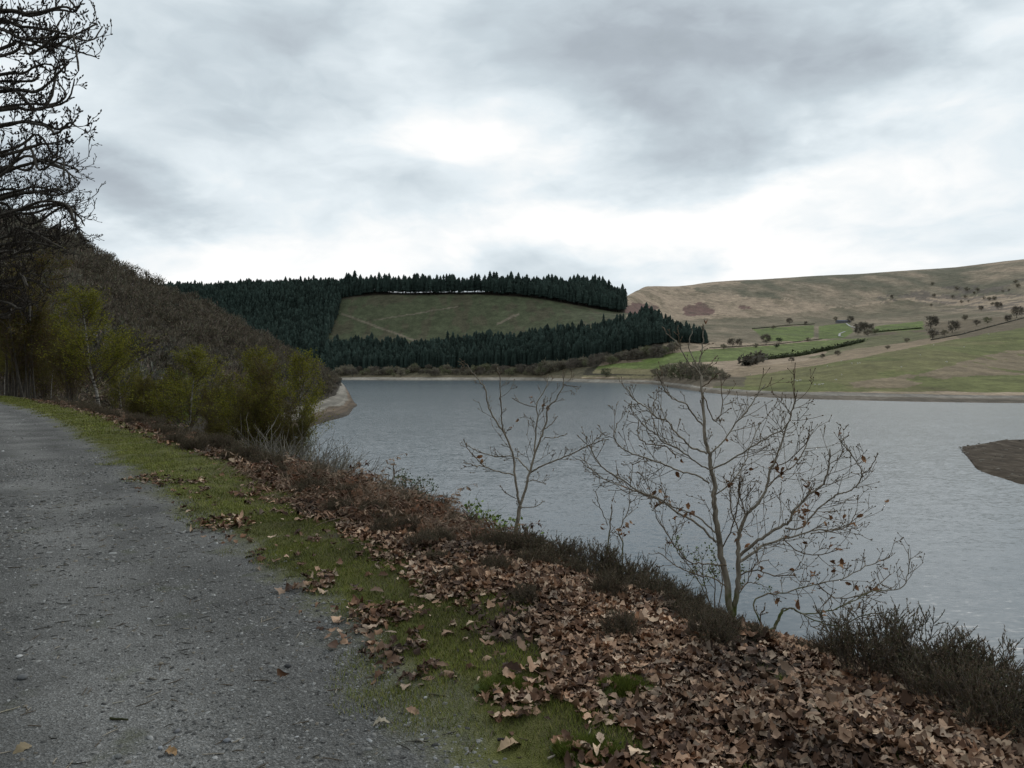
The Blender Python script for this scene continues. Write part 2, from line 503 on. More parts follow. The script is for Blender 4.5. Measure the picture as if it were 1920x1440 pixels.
FAR = {
    150: fcol(711.5, (1215, 706), (1270, 692), (1350, 655), (1520, 602), (1680, 560), (1740, 556), (400, 60)),
    320: fcol(711.5, (1215, 706), (1270, 692), (1350, 655), (1520, 602), (1660, 554), (1720, 550), (400, 60)),
    500: fcol(712, (1200, 706), (1260, 692), (1350, 655), (1500, 602), (1640, 552), (1700, 546), (400, 60)),
    640: fcol(712.5, (1180, 706.5), (1240, 692), (1320, 662), (1440, 620), (1600, 553), (1650, 540), (400, 60)),
    760: fcol(713, (1150, 706.5), (1220, 690), (1290, 668), (1400, 634), (1585, 552), (1625, 549), (350, 60)),
    900: fcol(713, (1150, 706), (1220, 689), (1290, 665), (1400, 624), (1585, 551), (1625, 547.5), (350, 60)),
    1000: fcol(713.5, (1130, 706), (1200, 684), (1280, 655), (1390, 615), (1560, 557), (1620, 550), (350, 60)),
    1100: fcol(717, (990, 708), (1130, 676), (1230, 645), (1350, 606), (1520, 575), (1620, 553), (350, 60)),
    1165: fcol(718.5, (930, 710), (1070, 674), (1150, 652), (1290, 608), (1500, 586), (1900, 560), (500, 40)),
    1215: fcol(720, (890, 712), (1000, 682), (1080, 658), (1290, 609), (1700, 585), (2400, 540.5), (700, 40)),
    1270: fcol(728, (720, 715), (850, 692), (1030, 660), (1260, 622), (1750, 598), (2500, 539.5), (700, 40)),
    1340: fcol(738, (590, 721), (700, 700), (950, 668), (1250, 632), (1750, 602), (2600, 532), (800, 40)),
    1500: fcol(748, (495, 728), (700, 689), (1000, 667), (1300, 632), (1800, 599), (2700, 522.5), (800, 40)),
    1620: fcol(751, (470, 730), (700, 668), (1000, 650), (1350, 620), (1850, 592), (2700, 516), (800, 40)),
    1760: fcol(754, (455, 731), (700, 657), (950, 634), (1350, 608), (1850, 580), (2700, 507), (800, 40)),
    1920: fcol(756, (440, 731), (650, 672), (900, 618), (1250, 592), (1750, 558), (2600, 490.5), (800, 40)),
    2500: fcol(757, (430, 731), (600, 670), (850, 600), (1150, 560), (1600, 520), (2400, 455), (800, 40)),
}
TF = Terrain(FAR, np.concatenate([np.arange(150, 2000, 3.0), np.arange(2000, 2501, 20.0)]), 420, 21, 2.2)


def hcol(*p): return list(p)


HILL = {
    -1500: hcol((70, -8), (90, -2), (110, 6), (200, 50), (300, 100), (420, 150), (650, 150)),
    -300: hcol((70, -11), (85, -8), (105, -2), (190, 27), (300, 62), (420, 96), (650, 80)),
    0: hcol((70, -13), (85, -11), (110, -5), (200, 20), (310, 50), (420, 77), (650, 55)),
    130: hcol((74, -15), (92, -13.5), (120, -8), (210, 14), (320, 42), (420, 66), (650, 40)),
    200: hcol((88, -17), (100, -15.5), (130, -10), (220, 8), (325, 33), (420, 53.5), (650, 30)),
    300: hcol((110, -18.2), (120, WL), (155, -12), (240, 1), (330, 21), (420, 39), (650, 20)),
    400: hcol((138, -18.2), (150, WL), (190, -12.5), (270, -4), (345, 12), (420, 26), (650, 8)),
    500: hcol((165, -18.2), (180, WL), (228, -13), (305, -7), (370, 3), (430, 10.5), (650, 0)),
    560: hcol((200, -18.2), (215, WL), (300, -13), (350, -9.5), (400, -4.5), (450, .6), (650, -6)),
    600: hcol((232, -18.2), (248, WL), (345, -13.2), (390, -10), (430, -6.5), (480, -4), (800, -9)),
    620: hcol((246, -18.2), (263, WL), (392, -13.3), (430, -11.2), (480, -9.2), (540, -7.6), (850, -11)),
    638: hcol((262, -18.2), (276, WL), (420, -14), (600, -13.5), (700, -12.8), (800, -13), (900, -15.5)),
    653: hcol((282, -18.2), (294, WL), (350, -15.4), (420, -15.0), (480, -15.3), (560, -15.9), (640, -18.5)),
    667: hcol((338, -18.2), (350, -17), (360, -16.2), (372, -15.9), (385, -16.2), (396, -17), (410, -18.5)),
    676: hcol((338, -19), (350, -19), (360, -19), (372, -19), (385, -19), (396, -19), (410, -19.)),
}
TH = Terrain(HILL, np.concatenate([np.arange(-1500, 0, 30.), np.arange(0, 560, 5.), np.arange(560, 676.1, 2.)]), 220, 33, 1.0)

# paint the land cover (own colours of grass, bracken, mud), edges wobbled by noise
px, py, X, Dd, Z = (a.ravel() for a in (TF.PX, TF.PY, TF.X, TF.D, TF.Z))
qx = px + 9 * fbm(X / 25, Dd / 60, 4, 1) * 2; qy = py + 5 * fbm(X / 25, Dd / 60, 4, 2) * 2
col = np.empty((len(px), 3)); col[:] = (.36, .275, .195)
nz = fbm(X / 60, Dd / 120, 5, 4); nz2 = fbm(X / 18, Dd / 50, 4, 6)
def paint(mask, c, k=1.0):
    k = np.where(mask, k, 0)[:, None] if np.isscalar(k) else np.where(mask, k, 0)[:, None]
    col[:] = col * (1 - k) + np.asarray(c) * k
moor = px > 1150
paint(moor & (nz > .10), (.235, .185, .125), .8)
paint(inpoly(qx, qy, [(1290, 541), (1400, 526), (1930, 480), (1930, 552), (1700, 556), (1640, 566), (1570, 578), (1540, 570), (1480, 562), (1400, 558), (1340, 552)]), (.135, .125, .085), np.clip(.72 + nz * 2.2, .15, 1))
paint(inpoly(qx, qy, [(1640, 556), (1930, 520), (1930, 600), (1780, 590), (1660, 570)]) & (nz2 > .06), (.12, .10, .085), .75)
for ex, ey, rx, ry in ((1308, 581, 32, 11), (1197, 579, 36, 11), (1398, 577, 12, 4)):
    paint(((qx - ex) / rx) ** 2 + ((qy - ey) / ry) ** 2 < 1, (.15, .085, .075), .9)
paint(inpoly(qx, qy, [(1225, 603), (1450, 592), (1560, 580), (1640, 569), (1700, 565), (1790, 573), (1930, 592), (1930, 640), (1700, 632), (1400, 645), (1320, 640)]), (.15, .13, .085), np.clip(.8 + nz * 1.5, .2, 1))
paint(inpoly(qx, qy, [(1700, 608), (1930, 592), (1930, 622), (1700, 652), (1620, 660), (1640, 630)]), (.15, .115, .075), .8)
GREEN = (.125, .168, .045)
for poly in ([(1412, 618), (1470, 613), (1526, 610), (1526, 632), (1500, 640), (1440, 640)], [(1536, 611), (1592, 606), (1600, 622), (1582, 634), (1536, 636)],
             [(1640, 612), (1732, 602), (1732, 618), (1636, 624)], [(1200, 676), (1245, 664), (1330, 655), (1440, 648), (1560, 637), (1640, 634), (1615, 644), (1500, 668), (1340, 678), (1230, 682)],
             [(1105, 690), (1150, 682), (1250, 674), (1264, 692), (1120, 694)]):
    paint(inpoly(px + 2 * nz2, py + 2 * nz2, poly), GREEN, .92)
paint(inpoly(qx, qy, [(1590, 640), (1700, 622), (1760, 628), (1640, 655), (1520, 672)]), (.12, .125, .055), .8)
paint(inpoly(qx, qy, [(1075, 706), (1090, 696), (1130, 690), (1262, 690), (1250, 708)]), (.175, .155, .075), .85)
paint(inpoly(px + 3 * nz2, py + 4 * nz2, [(1330, 713), (1380, 690), (1500, 678), (1600, 655), (1790, 630), (1800, 634), (1640, 668), (1500, 692), (1360, 716)]), (.27, .205, .135), .9)
past = inpoly(px, py + 4 * nz2, [(1335, 719), (1400, 706), (1500, 690), (1620, 670), (1780, 638), (1930, 612), (2600, 560), (2600, 735), (1335, 735)])
paint(past, (.142, .148, .055), 1.0)
paint(past & (nz > .05), (.165, .15, .068), .7)
paint(past & inpoly(qx, qy, [(1590, 716), (1720, 702), (1850, 665), (1930, 650), (1930, 700), (1800, 706), (1700, 729), (1600, 726)]) & (nz2 > -.12), (.225, .17, .115), .85)
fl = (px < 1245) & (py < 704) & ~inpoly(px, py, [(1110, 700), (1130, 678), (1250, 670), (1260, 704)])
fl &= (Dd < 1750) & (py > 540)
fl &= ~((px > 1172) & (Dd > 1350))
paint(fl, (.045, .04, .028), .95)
CLEAR = [(612, 640), (628, 600), (640, 562), (700, 553), (900, 552), (1000, 558), (1100, 576), (1178, 588), (1165, 616), (1000, 640), (900, 648), (780, 662), (620, 660)]
inclear = inpoly(px + 4 * nz2, py + 2 * nz2, CLEAR)
paint(inclear, (.082, .092, .05), .95)
paint(inclear & (nz2 > .08), (.09, .075, .05), .6)
for a, b, wd in (((640, 588), (782, 640), 2.0), ((930, 608), (975, 588), 2.2), ((700, 600), (860, 575), 1.0)):
    t = np.clip((px - a[0]) / (b[0] - a[0]), 0, 1); ln = a[1] + t * (b[1] - a[1])
    paint((px > min(a[0], b[0])) & (px < max(a[0], b[0])) & (abs(py - ln + 3 * nz2) < wd), (.20, .165, .12), .8)
paint((px < 1262) & (py > 688) & (py < 712) & (Dd > 700) & ~inpoly(px, py, [(1090, 709), (1100, 690), (1262, 674), (1262, 709)]), (.115, .10, .062), .85)
paint(inpoly(qx, qy, [(1222, 704), (1300, 706), (1395, 706), (1400, 726), (1230, 724)]), (.11, .09, .065), .85)
bz = Z + .8 * fbm(X / 14, Dd / 14, 3, 8)
lft = np.clip((1200 - px) / 200, 0, 1)[:, None]
top = np.array((.30, .27, .225)) * lft + np.array((.25, .225, .19)) * (1 - lft)
band = fbm(X * 0 + Z * 1.9, X / 60, 4, 12)[:, None]
lim = np.where(px > 1300, -13.2, -12.6)
k = (bz < lim)[:, None]
col = np.where(k, top * (1 + band * .9), col)
k2 = (bz < np.where(px > 1180, -14.4, -16.0))[:, None]
col = np.where(k2, np.array((.165, .138, .108)) * (1 + band), col)
def far_fn(n):
    c = n.attr('Col'); o = n.obj()
    k = n.noise(o, .045, 6, .65); f = n.noise(n.vm('MULTIPLY', o, (1, .5, 2)), .35, 5, .7)
    g3 = n.noise(n.vm('MULTIPLY', o, (1, .45, 1.6)), .016, 7, .68, 1.2); hz_ = n.rng(n.sep(o)[2], 12, 40)
    c = n.mix(n.m('MULTIPLY', n.rng(g3, .50, .60, 0, .62), hz_), c, n.mix(.5, c, (.075, .075, .045)))
    g4 = n.noise(n.vm('MULTIPLY', o, (1, .5, 1.5)), .09, 5, .7)
    c = n.mix(1.0, c, n.ramp(g4, ((.35, .80), (.65, 1.18))), 'MULTIPLY')
    c = n.mix(1.0, c, n.ramp(k, ((.3, .72), (.7, 1.28))), 'MULTIPLY')
    c = n.mix(1.0, c, n.ramp(f, ((.3, .70), (.7, 1.22))), 'MULTIPLY')
    return c, bump(n, f, .8, 1.2)
M['far_land'] = material('far_land', far_fn, .95, .1)
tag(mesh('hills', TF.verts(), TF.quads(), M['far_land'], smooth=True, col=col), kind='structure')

Zh = TH.Z.ravel(); Xh = TH.X.ravel(); Dh = TH.D.ravel()
bz = Zh + .6 * fbm(Xh / 12, Dh / 12, 3, 8)
hc = np.empty((len(Zh), 3)); hc[:] = (.05, .042, .032)
band = fbm(Zh * 2.6, Xh / 80, 4, 14)[:, None]
hc = np.where((bz < -13.3)[:, None], np.array((.27, .245, .205)) * (1 + band * 1.2), hc)
hc = np.where((bz < -14.9)[:, None], np.array((.19, .145, .105)) * (1 + band * 1.2), hc)
hc = np.where((bz < -15.9)[:, None], np.array((.085, .07, .055)), hc)
tag(mesh('hillside', TH.verts(), TH.quads(), M['far_land'], smooth=True, col=hc), kind='structure')

# ------------------------------------------------------------------ mud spit in the lake at the right
pxs = np.linspace(1806, 2350, 110); rows = 40
a = np.interp(pxs, [1806, 1815, 1830, 1850, 1880, 1920, 2350], [848, 858, 880, 893, 902, 916, 960])
b = np.interp(pxs, [1806, 1815, 1850, 1885, 1920, 2350], [838, 837, 833, 829, 826, 815])
a = a + 3 * fbm(pxs / 9, pxs * 0, 3, 2); t = np.linspace(0, 1, rows)
da = wlpy(a); db = wlpy(b)
Dm = da[:, None] + (db - da)[:, None] * t[None]; Xm = (pxs[:, None] - CX) / F * Dm
prof = np.minimum(t / .10, 1) * np.minimum((1 - t) / .06, 1)
up = np.clip((pxs - 1806) / 60, .15, 1)
Zm = WL - .35 + prof[None] * (.45 + .75 * up[:, None] * (t[None] * .8 + .3)) + prof[None] * .5 * fbm(Xm / 4, Dm / 6, 4, 3)
i = np.arange(len(pxs) - 1)[:, None] * rows + np.arange(rows - 1)[None]
Q = np.stack([i, i + rows, i + rows + 1, i + 1], -1).reshape(-1, 4)
def mud_fn(n):
    o = n.obj(); k = n.noise(n.vm('MULTIPLY', o, (1, .35, 1)), .55, 5, .65)
    c = n.ramp(k, ((.3, (.032, .025, .018)), (.55, (.075, .058, .042)), (.75, (.15, .125, .098))))
    return c, bump(n, k, .8, .3)
M['mud'] = material('mud', mud_fn, .9, .04)
tag(mesh('mud_shore', np.stack([Xm, Dm, Zm], -1).reshape(-1, 3), Q, M['mud'], smooth=True), kind='structure')

g = Geo(); _r = np.random.default_rng(2)
for q in range(520):
    i_, j_ = _r.integers(0, len(pxs)), _r.integers(2, rows - 1); r_ = .10 * (5.0 ** (_r.uniform() ** 2.5)); c_ = np.array((Xm[i_, j_], Dm[i_, j_], Zm[i_, j_])) + _r.normal(0, .4, 3) * (1, 1, 0)
    V_ = _r.normal(0, 1, (6, 3)); V_ = np.array([(1, 0, 0), (-1, 0, 0), (0, 1, 0), (0, -1, 0), (0, 0, .7), (0, 0, -.7)]) + V_ * .18
    g.add(V_ * r_ * (1.3, 1, .7) + c_, [(0, 2, 4), (2, 1, 4), (1, 3, 4), (3, 0, 4), (2, 0, 5), (1, 2, 5), (3, 1, 5), (0, 3, 5)], None, np.array((.13, .115, .095)) * _r.uniform(.4, 1.9))
tag(g.build('shore_rubble', M['softcol']), kind='stuff')

# ------------------------------------------------------------------ lake
def water_fn(n):
    o = n.obj()
    v1 = n.vm('MULTIPLY', o, (.42, 1.0, 1))
    a = n.noise(v1, .9, 2, .5, .4, color=True); b = n.noise(v1, 3.2, 3, .6, .3, color=True); c = n.noise(v1, .07, 2, .5, 0, color=True)
    h = (.5, .5, .5)
    w_ = n.vm('ADD', n.vm('SCALE', n.vm('SUBTRACT', a, h), .15), n.vm('SCALE', n.vm('SUBTRACT', b, h), .36))
    w_ = n.vm('ADD', w_, n.vm('SCALE', n.vm('SUBTRACT', c, h), .03))
    gust = n.noise(n.vm('MULTIPLY', o, (.35, 1, 1)), .012, 3, .55)
    w_ = n.vm('SCALE', w_, n.rng(gust, .35, .65, .72, 1.1))
    wx, wy, _ = n.sep(w_)
    return n.vm('NORMALIZE', n.comb(n.m('MULTIPLY', wx, .6), wy, 1.0))
mw = bpy.data.materials.new('water'); mw.use_nodes = True
n = NT(mw.node_tree); bs = n.n['Principled BSDF']
bs.inputs['Base Color'].default_value = (.065, .092, .11, 1); bs.inputs['Roughness'].default_value = .22; bs.inputs['IOR'].default_value = 1.333
bs.inputs['Specular IOR Level'].default_value = .5
n.link(water_fn(n), bs.inputs['Normal']); M['water'] = mw
tag(mesh('lake', [(-4500, -600, WL), (4500, -600, WL), (4500, 5200, WL), (-4500, 5200, WL)], np.array([[0, 1, 2, 3]]), M['water']), kind='structure')

# ------------------------------------------------------------------ distant trees
def conifer_geo(rng, crown0, tiers=9, arms=7, wide=.17, dark=1.0):
    """unit-height spruce: trunk and ragged tiers of drooping branches"""
    g = Geo()
    g.tube([(0, 0, -.04), (0, 0, .5), (0, 0, .97)], [.014, .009, .002], 4, (.06, .05, .042))
    for k in range(tiers):
        f = k / tiers
        z0 = crown0 + (1 - crown0) * f * .96; zt = z0 + (1 - crown0) / tiers * 1.9
        rr = wide * (1 - f) ** .55 * rng.uniform(.85, 1.15) + .022
        a = np.arange(arms * 2) * np.pi / arms + rng.uniform(0, 6)
        r = np.where(np.arange(arms * 2) % 2 == 0, rr * rng.uniform(.75, 1.2, arms * 2), rr * .5)
        zz_ = z0 - np.where(np.arange(arms * 2) % 2 == 0, .02 + rng.uniform(0, .02, arms * 2), -.015)
        V = np.vstack([np.stack([r * np.cos(a), r * np.sin(a), zz_], 1), [(0, 0, min(zt, 1.0 if k == tiers - 1 else zt))]])
        m = arms * 2; j = np.arange(m)
        c = np.array((.034, .050, .041)) * dark * rng.uniform(.8, 1.25)
        g.add(V, np.stack([j, (j + 1) % m, np.full(m, m)], 1), None, c)
    return g


def bare_geo(rng, n=340, c=(.135, .112, .09), squat=1.0, blade=1.0, limbs=9, low=False):
    """unit-height bare broadleaf tree: short trunk, limbs, and a dome of fine twigs (returns trunk Geo, twig Geo)"""
    tg, cg = Geo(), Geo()
    tg.tube([(0, 0, -.1), (.01, 0, .15), (0, .01, .34)], [.03, .024, .018], 5, (.075, .065, .055))
    for k in range(limbs):
        a = k * 2.4 + rng.uniform(-.4, .4); e = rng.uniform(.35, 1.25)
        d = np.array([math.cos(a) * math.cos(e) * squat, math.sin(a) * math.cos(e) * squat, math.sin(e)])
        p0 = np.array([0, 0, rng.uniform(.16, .34)]); L = rng.uniform(.34, .5)
        tg.tube([p0, p0 + d * L * .5 + (0, 0, -.01), p0 + d * L + (0, 0, .03)], [.013, .008, .003], 3, (.075, .065, .055), False)
    # twigs: fans of thin triangles spread through the crown, in clumps
    nc = 26
    cl = rng.normal(0, 1, (nc, 3)); cl /= np.linalg.norm(cl, axis=1, keepdims=True); cl[:, 2] = cl[:, 2] * 1.0 + .12
    cl *= rng.uniform(.62, 1.0, (nc, 1))
    i = rng.integers(0, nc, n)
    p = cl[i] * .80 + rng.normal(0, .15, (n, 3))
    d = p + rng.normal(0, .45, (n, 3)) + (0, 0, .45); d /= np.linalg.norm(d, axis=1, keepdims=True)
    p = p * np.array([.44 * squat, .44 * squat, .43]) + (0, 0, .54)
    if low: p[:, 2] = .02 + (p[:, 2] - .1) * 1.0; p[:, :2] *= 1.1; p[:, 2] = np.maximum(p[:, 2], .03 + .1 * rng.uniform(0, 1, n))
    L = rng.uniform(.07, .16, n)[:, None]
    sd_ = np.cross(d, rng.normal(0, 1, (n, 3))); sd_ /= np.linalg.norm(sd_, axis=1, keepdims=True)
    wv = sd_ * (rng.uniform(.006, .013, n) * blade)[:, None]
    V = np.stack([p - wv - d * L * .4, p + wv - d * L * .4, p + d * L * .6], 1).reshape(-1, 3)
    cc = np.array(c) * rng.uniform(.6, 1.35, (n, 1)) * np.repeat(rng.uniform(.75, 1.3, nc), 1)[i][:, None] * (1 + rng.normal(0, .06, (n, 3)))
    cg.add(V, np.arange(3 * n).reshape(-1, 3), None, np.repeat(cc, 3, 0))
    return tg, cg


def merged(g, *others):
    o = Geo()
    for q in (g, *others):
        off = 0
        o.V += q.V; o.C += q.C; o.T += [t + o.n for t in q.T]; o.Q += [t + o.n for t in q.Q]; o.n += q.n
    return o


def template(g):
    V = np.vstack(g.V); C = np.vstack(g.C)
    T = [np.vstack(g.T)] if g.T else []
    if g.Q:
        q = np.vstack(g.Q); T.append(q[:, [0, 1, 2]]); T.append(q[:, [0, 2, 3]])
    return V, np.vstack(T), C


def stuff_mass(name, mat, temps, pos, h, wf, rng, tint=None):
    """one object holding the many that nobody could count"""
    Vs, Ts, Cs, nn = [], [], [], 0
    which = rng.integers(0, len(temps), len(pos))
    for k, (tv, tf, tc) in enumerate(temps):
        m = which == k; p = pos[m]
        if not len(p): continue
        sc_ = np.stack([h[m] * wf[m], h[m] * wf[m], h[m]], 1)
        V, T, _ = stamp(tv, tf, p, rot_rand(len(p), rng, .03), sc_)
        C = np.tile(tc, (len(p), 1)) * np.repeat(rng.uniform(.75, 1.3, len(p)) if tint is None else tint[m], len(tv), 0).reshape(len(p) * len(tv), -1)
        Vs.append(V); Ts.append(T + nn); Cs.append(C); nn += len(V)
    return tag(mesh(name, np.vstack(Vs), np.vstack(Ts), mat, col=np.vstack(Cs)), kind='stuff')


rng = np.random.default_rng(5)
con_full = [conifer_geo(rng, .08, 10, 7, rng.uniform(.17, .27), q) for q in (.8, .92, 1.0, 1.1, 1.25)]
con_tall = [conifer_geo(rng, .24, 8, 6, rng.uniform(.17, .23)) for _ in range(5)]
# candidate spots on a jittered grid
gx, gy = np.meshgrid(np.arange(-800, 430, 5.0), np.arange(1120, 1780, 5.0)); gx = gx.ravel() + rng.uniform(-2.4, 2.4, gx.size); gy = gy.ravel() + rng.uniform(-2.4, 2.4, gy.size)
gpx = CX + F * gx / gy
k = (gpx > 240) & (gpx < 1335); gx, gy, gpx = gx[k], gy[k], gpx[k]
gz = np.array([TF.z(a, b) for a, b in zip(gpx, gy)]); gpy = proj(gx, gy, gz)[1]
BELT = [(612, 700), (612, 660), (700, 660), (780, 664), (900, 650), (1000, 642), (1100, 634), (1150, 618), (1185, 612), (1205, 606), (1228, 606), (1262, 620), (1300, 634), (1322, 640), (1330, 652), (1300, 657), (1255, 656), (1200, 663), (1130, 674), (1000, 685), (900, 690), (760, 692)]
LEFTW = [(230, 694), (230, 530), (640, 530), (664, 556), (640, 560), (630, 600), (612, 640), (612, 694)]
p6d = np.array([np.interp(a, sorted(FAR), [FAR[c][6][0] for c in sorted(FAR)]) for a in gpx]); rid = np.array([np.interp(a, sorted(FAR), [FAR[c][7][0] for c in sorted(FAR)]) for a in gpx])
belt = inpoly(gpx, gpy, BELT) & (gy < 1420)
left = inpoly(gpx, gpy, LEFTW) & (gy > 1240) & (gy < 1745)
ridge = (gpx > 632) & (gpx < 1172) & (gy > p6d - 8) & (gy < np.minimum(rid, 1640) + np.where(gpx < 700, 20, np.where(gpx < 1020, 10, 22)))
ridge &= ~((gpx > 868) & (gpx < 884) & (rng.uniform(0, 1, len(gpx)) < .6))
ridge &= ~((gpx > 690) & (gpx < 1010) & (rng.uniform(0, 1, len(gpx)) < .30))
ridge &= ~((gpx > 1150) & (gpy < 566))
keep = belt | left | ridge
gx, gy, gz, gpx, gpy, belt, left, ridge = (q[keep] for q in (gx, gy, gz, gpx, gpy, belt, left, ridge))
pos = np.stack([gx, gy, gz], 1)
hh = rng.uniform(13.5, 23.5, len(gx)) * (1 + .55 * fbm(gx / 45, gy / 45, 3, 77)) * np.where(ridge & ~left, 1.4, 1.0) * np.where(belt, 1.17, 1.0)
hh *= 1 + .27 * (rng.uniform(0, 1, len(gx)) < .16)
hh = np.where((gpx > 1240) & belt, hh * .82, hh)
# singles: the ridge row against the sky and the front of the belt
front = np.zeros(len(gx), bool)
for c0 in np.arange(640, 1330, 5.2):
    i = np.nonzero(belt & (abs(gpx - c0) < 2.6))[0]
    if len(i): front[i[np.argmin(gy[i])]] = True
sky_row = ridge & (gpx > 690) & (gpx < 1020)
idx = np.nonzero(sky_row)[0]
if len(idx) > 165: idx = rng.choice(idx, 165, replace=False)
single = np.zeros(len(gx), bool); single[idx] = True
fi = np.nonzero(front)[0][:134]
if front.sum() > 134: fi = rng.choice(np.nonzero(front)[0], 134, replace=False)
single[fi] = True
tmp_full = [template(g) for g in con_full]; tmp_tall = [template(g) for g in con_tall]
tall = ridge & ~left & (gpx > 680)
stuff_mass('spruce_forest', M['conifer'], tmp_full, pos[~single & ~tall], hh[~single & ~tall], rng.uniform(.85, 1.2, (~single & ~tall).sum()), rng)
if (~single & tall).sum(): stuff_mass('ridge_forest', M['conifer'], tmp_tall, pos[~single & tall], hh[~single & tall], np.ones((~single & tall).sum()), rng)
protoF = [g.build('spruce_tree', M['conifer']) for g in con_full]; protoT = [g.build('ridge_spruce', M['conifer']) for g in con_tall]
usedF, usedT = set(), set()
for i in np.nonzero(single)[0]:
    isT = bool(tall[i]); L = protoT if isT else protoF; us = usedT if isT else usedF
    k = int(rng.integers(0, 5)); o = L[k] if k not in us else L[k].copy()
    if k in us: COL.objects.link(o)
    us.add(k)
    o.location = pos[i]; o.rotation_euler = (0, 0, rng.uniform(0, 6)); f = rng.uniform(.85, 1.15); o.scale = (hh[i] * f, hh[i] * f, hh[i])
    if isT: tag(o, 'tall bare-stemmed spruce in the thin row along the ridge against the sky', 'conifer', 'spruces along the ridge')
    else: tag(o, 'dark spruce at the front edge of the plantation below the cleared slope', 'conifer', 'spruces at the front of the plantation')
for L, us in ((protoF, usedF), (protoT, usedT)):
    for k in range(5):
        if k not in us: bpy.data.objects.remove(L[k])

# bare oak wood on the left hillside
rng = np.random.default_rng(8)
BARE = [bare_geo(rng, 620, (.145, .122, .088), squat=rng.uniform(1.05, 1.25), blade=1.5) for _ in range(6)]
bt = [template(merged(a, b)) for a, b in BARE]
gx, gy = np.meshgrid(np.arange(-560, 0, 8.3), np.arange(90, 860, 8.3)); gx = gx.ravel() + rng.uniform(-2.6, 2.6, gx.size); gy = gy.ravel() + rng.uniform(-2.6, 2.6, gy.size)
gpx = CX + F * gx / gy; k = (gpx > -160) & (gpx < 641); gx, gy, gpx = gx[k], gy[k], gpx[k]
gz = np.array([TH.z(a, b) for a, b in zip(gpx, gy)])
rd = np.interp(gpx, sorted(HILL), [HILL[c][5][0] for c in sorted(HILL)])
k = (gz > -12.9) & (gy < rd + 22) & (gy > 105); gx, gy, gz, gpx = gx[k], gy[k], gz[k], gpx[k]
pos = np.stack([gx, gy, gz], 1)
hh = rng.uniform(7.0, 12.0, len(gx)) * np.interp(gpx, [540, 600, 641], [1, .85, .5])
# a few fresh-leaved crowns near the shore, the rest grey-brown
t3 = np.array((1.0, 1.0, 1.0))[None] * rng.uniform(.6, 1.4, (len(gx), 1))
warm = fbm(gx / 40, gy / 40, 3, 5)[:, None]
t3 = t3 * (1 + warm * np.array((.5, .15, -.3)))
grn = (gz < -6) & (rng.uniform(0, 1, len(gx)) < .16); t3[grn] *= (.9, 1.25, .55)
vis = np.argsort(gy + 1e4 * (gpx < 60)); vis = vis[(gpx[vis] > 230)]
sg = np.zeros(len(gx), bool); sg[vis[::1][:0]] = True
cand = np.nonzero((gpx > 150) & (gpx < 640))[0]; cy = proj(gx[cand], gy[cand], gz[cand] + 7)[1]
cand = cand[cy < np.interp(gpx[cand], [150, 250, 350, 450, 560, 600, 640], [560, 640, 660, 670, 690, 740, 760])]
cand = cand[np.argsort(gy[cand] / hh[cand])][:290]; sg[cand] = True
stuff_mass('hillside_woodland', M['softcol'], bt, pos[~sg], hh[~sg], np.ones((~sg).sum()), rng, t3[~sg])
protoB = []; first = set()
for a, b in BARE:
    e = empty('bare_tree'); a.build('trunk', M['softcol'], e); b.build('crown', M['softcol'], e); protoB.append(e)
for i in np.nonzero(sg)[0]:
    k = int(rng.integers(0, 6)); o = protoB[k]
    if k in first: o = copy_tree(o)
    first.add(k)
    o.location = pos[i]; o.rotation_euler = (0, 0, rng.uniform(0, 6)); f = rng.uniform(.9, 1.15); o.scale = (hh[i] * f, hh[i] * f, hh[i])
    tag(o, 'bare grey-brown tree in the wood covering the left hillside', 'tree', 'bare trees on the left hillside')

# field and shore trees across the lake (> trunk, crown)
rng = np.random.default_rng(12)
FT = []
for c in ((.15, .132, .105), (.175, .15, .12), (.12, .125, .075), (.055, .07, .045)):
    for _ in range(2): FT.append((bare_geo(rng, 800, c, rng.uniform(1.05, 1.3), 1.9, low=True)))
for c in ((.23, .205, .15), (.20, .20, .12)):
    for _ in range(2): FT.append(bare_geo(rng, 900, c, rng.uniform(1.1, 1.3), 2.1, low=True))
protoX = []
for a, b in FT:
    e = empty('field_tree'); a.build('trunk', M['softcol'], e); b.build('crown', M['softcol'], e); protoX.append([e, False])
def field_tree(px_, py_, hpx, kind, label, group=None, name='field_tree'):
    p = TF.hit(px_, py_); h = hpx * p[1] / F
    r_ = protoX[kind * 2 + int(rng.integers(0, 2))]
    e = r_[0] if not r_[1] else copy_tree(r_[0]); r_[1] = True
    e.location = p - np.array((0, 0, .2)); e.rotation_euler = (0, 0, rng.uniform(0, 6)); f = rng.uniform(.85, 1.2); e.scale = (h * f, h * f, h); tag(e, label, 'tree', group); return e
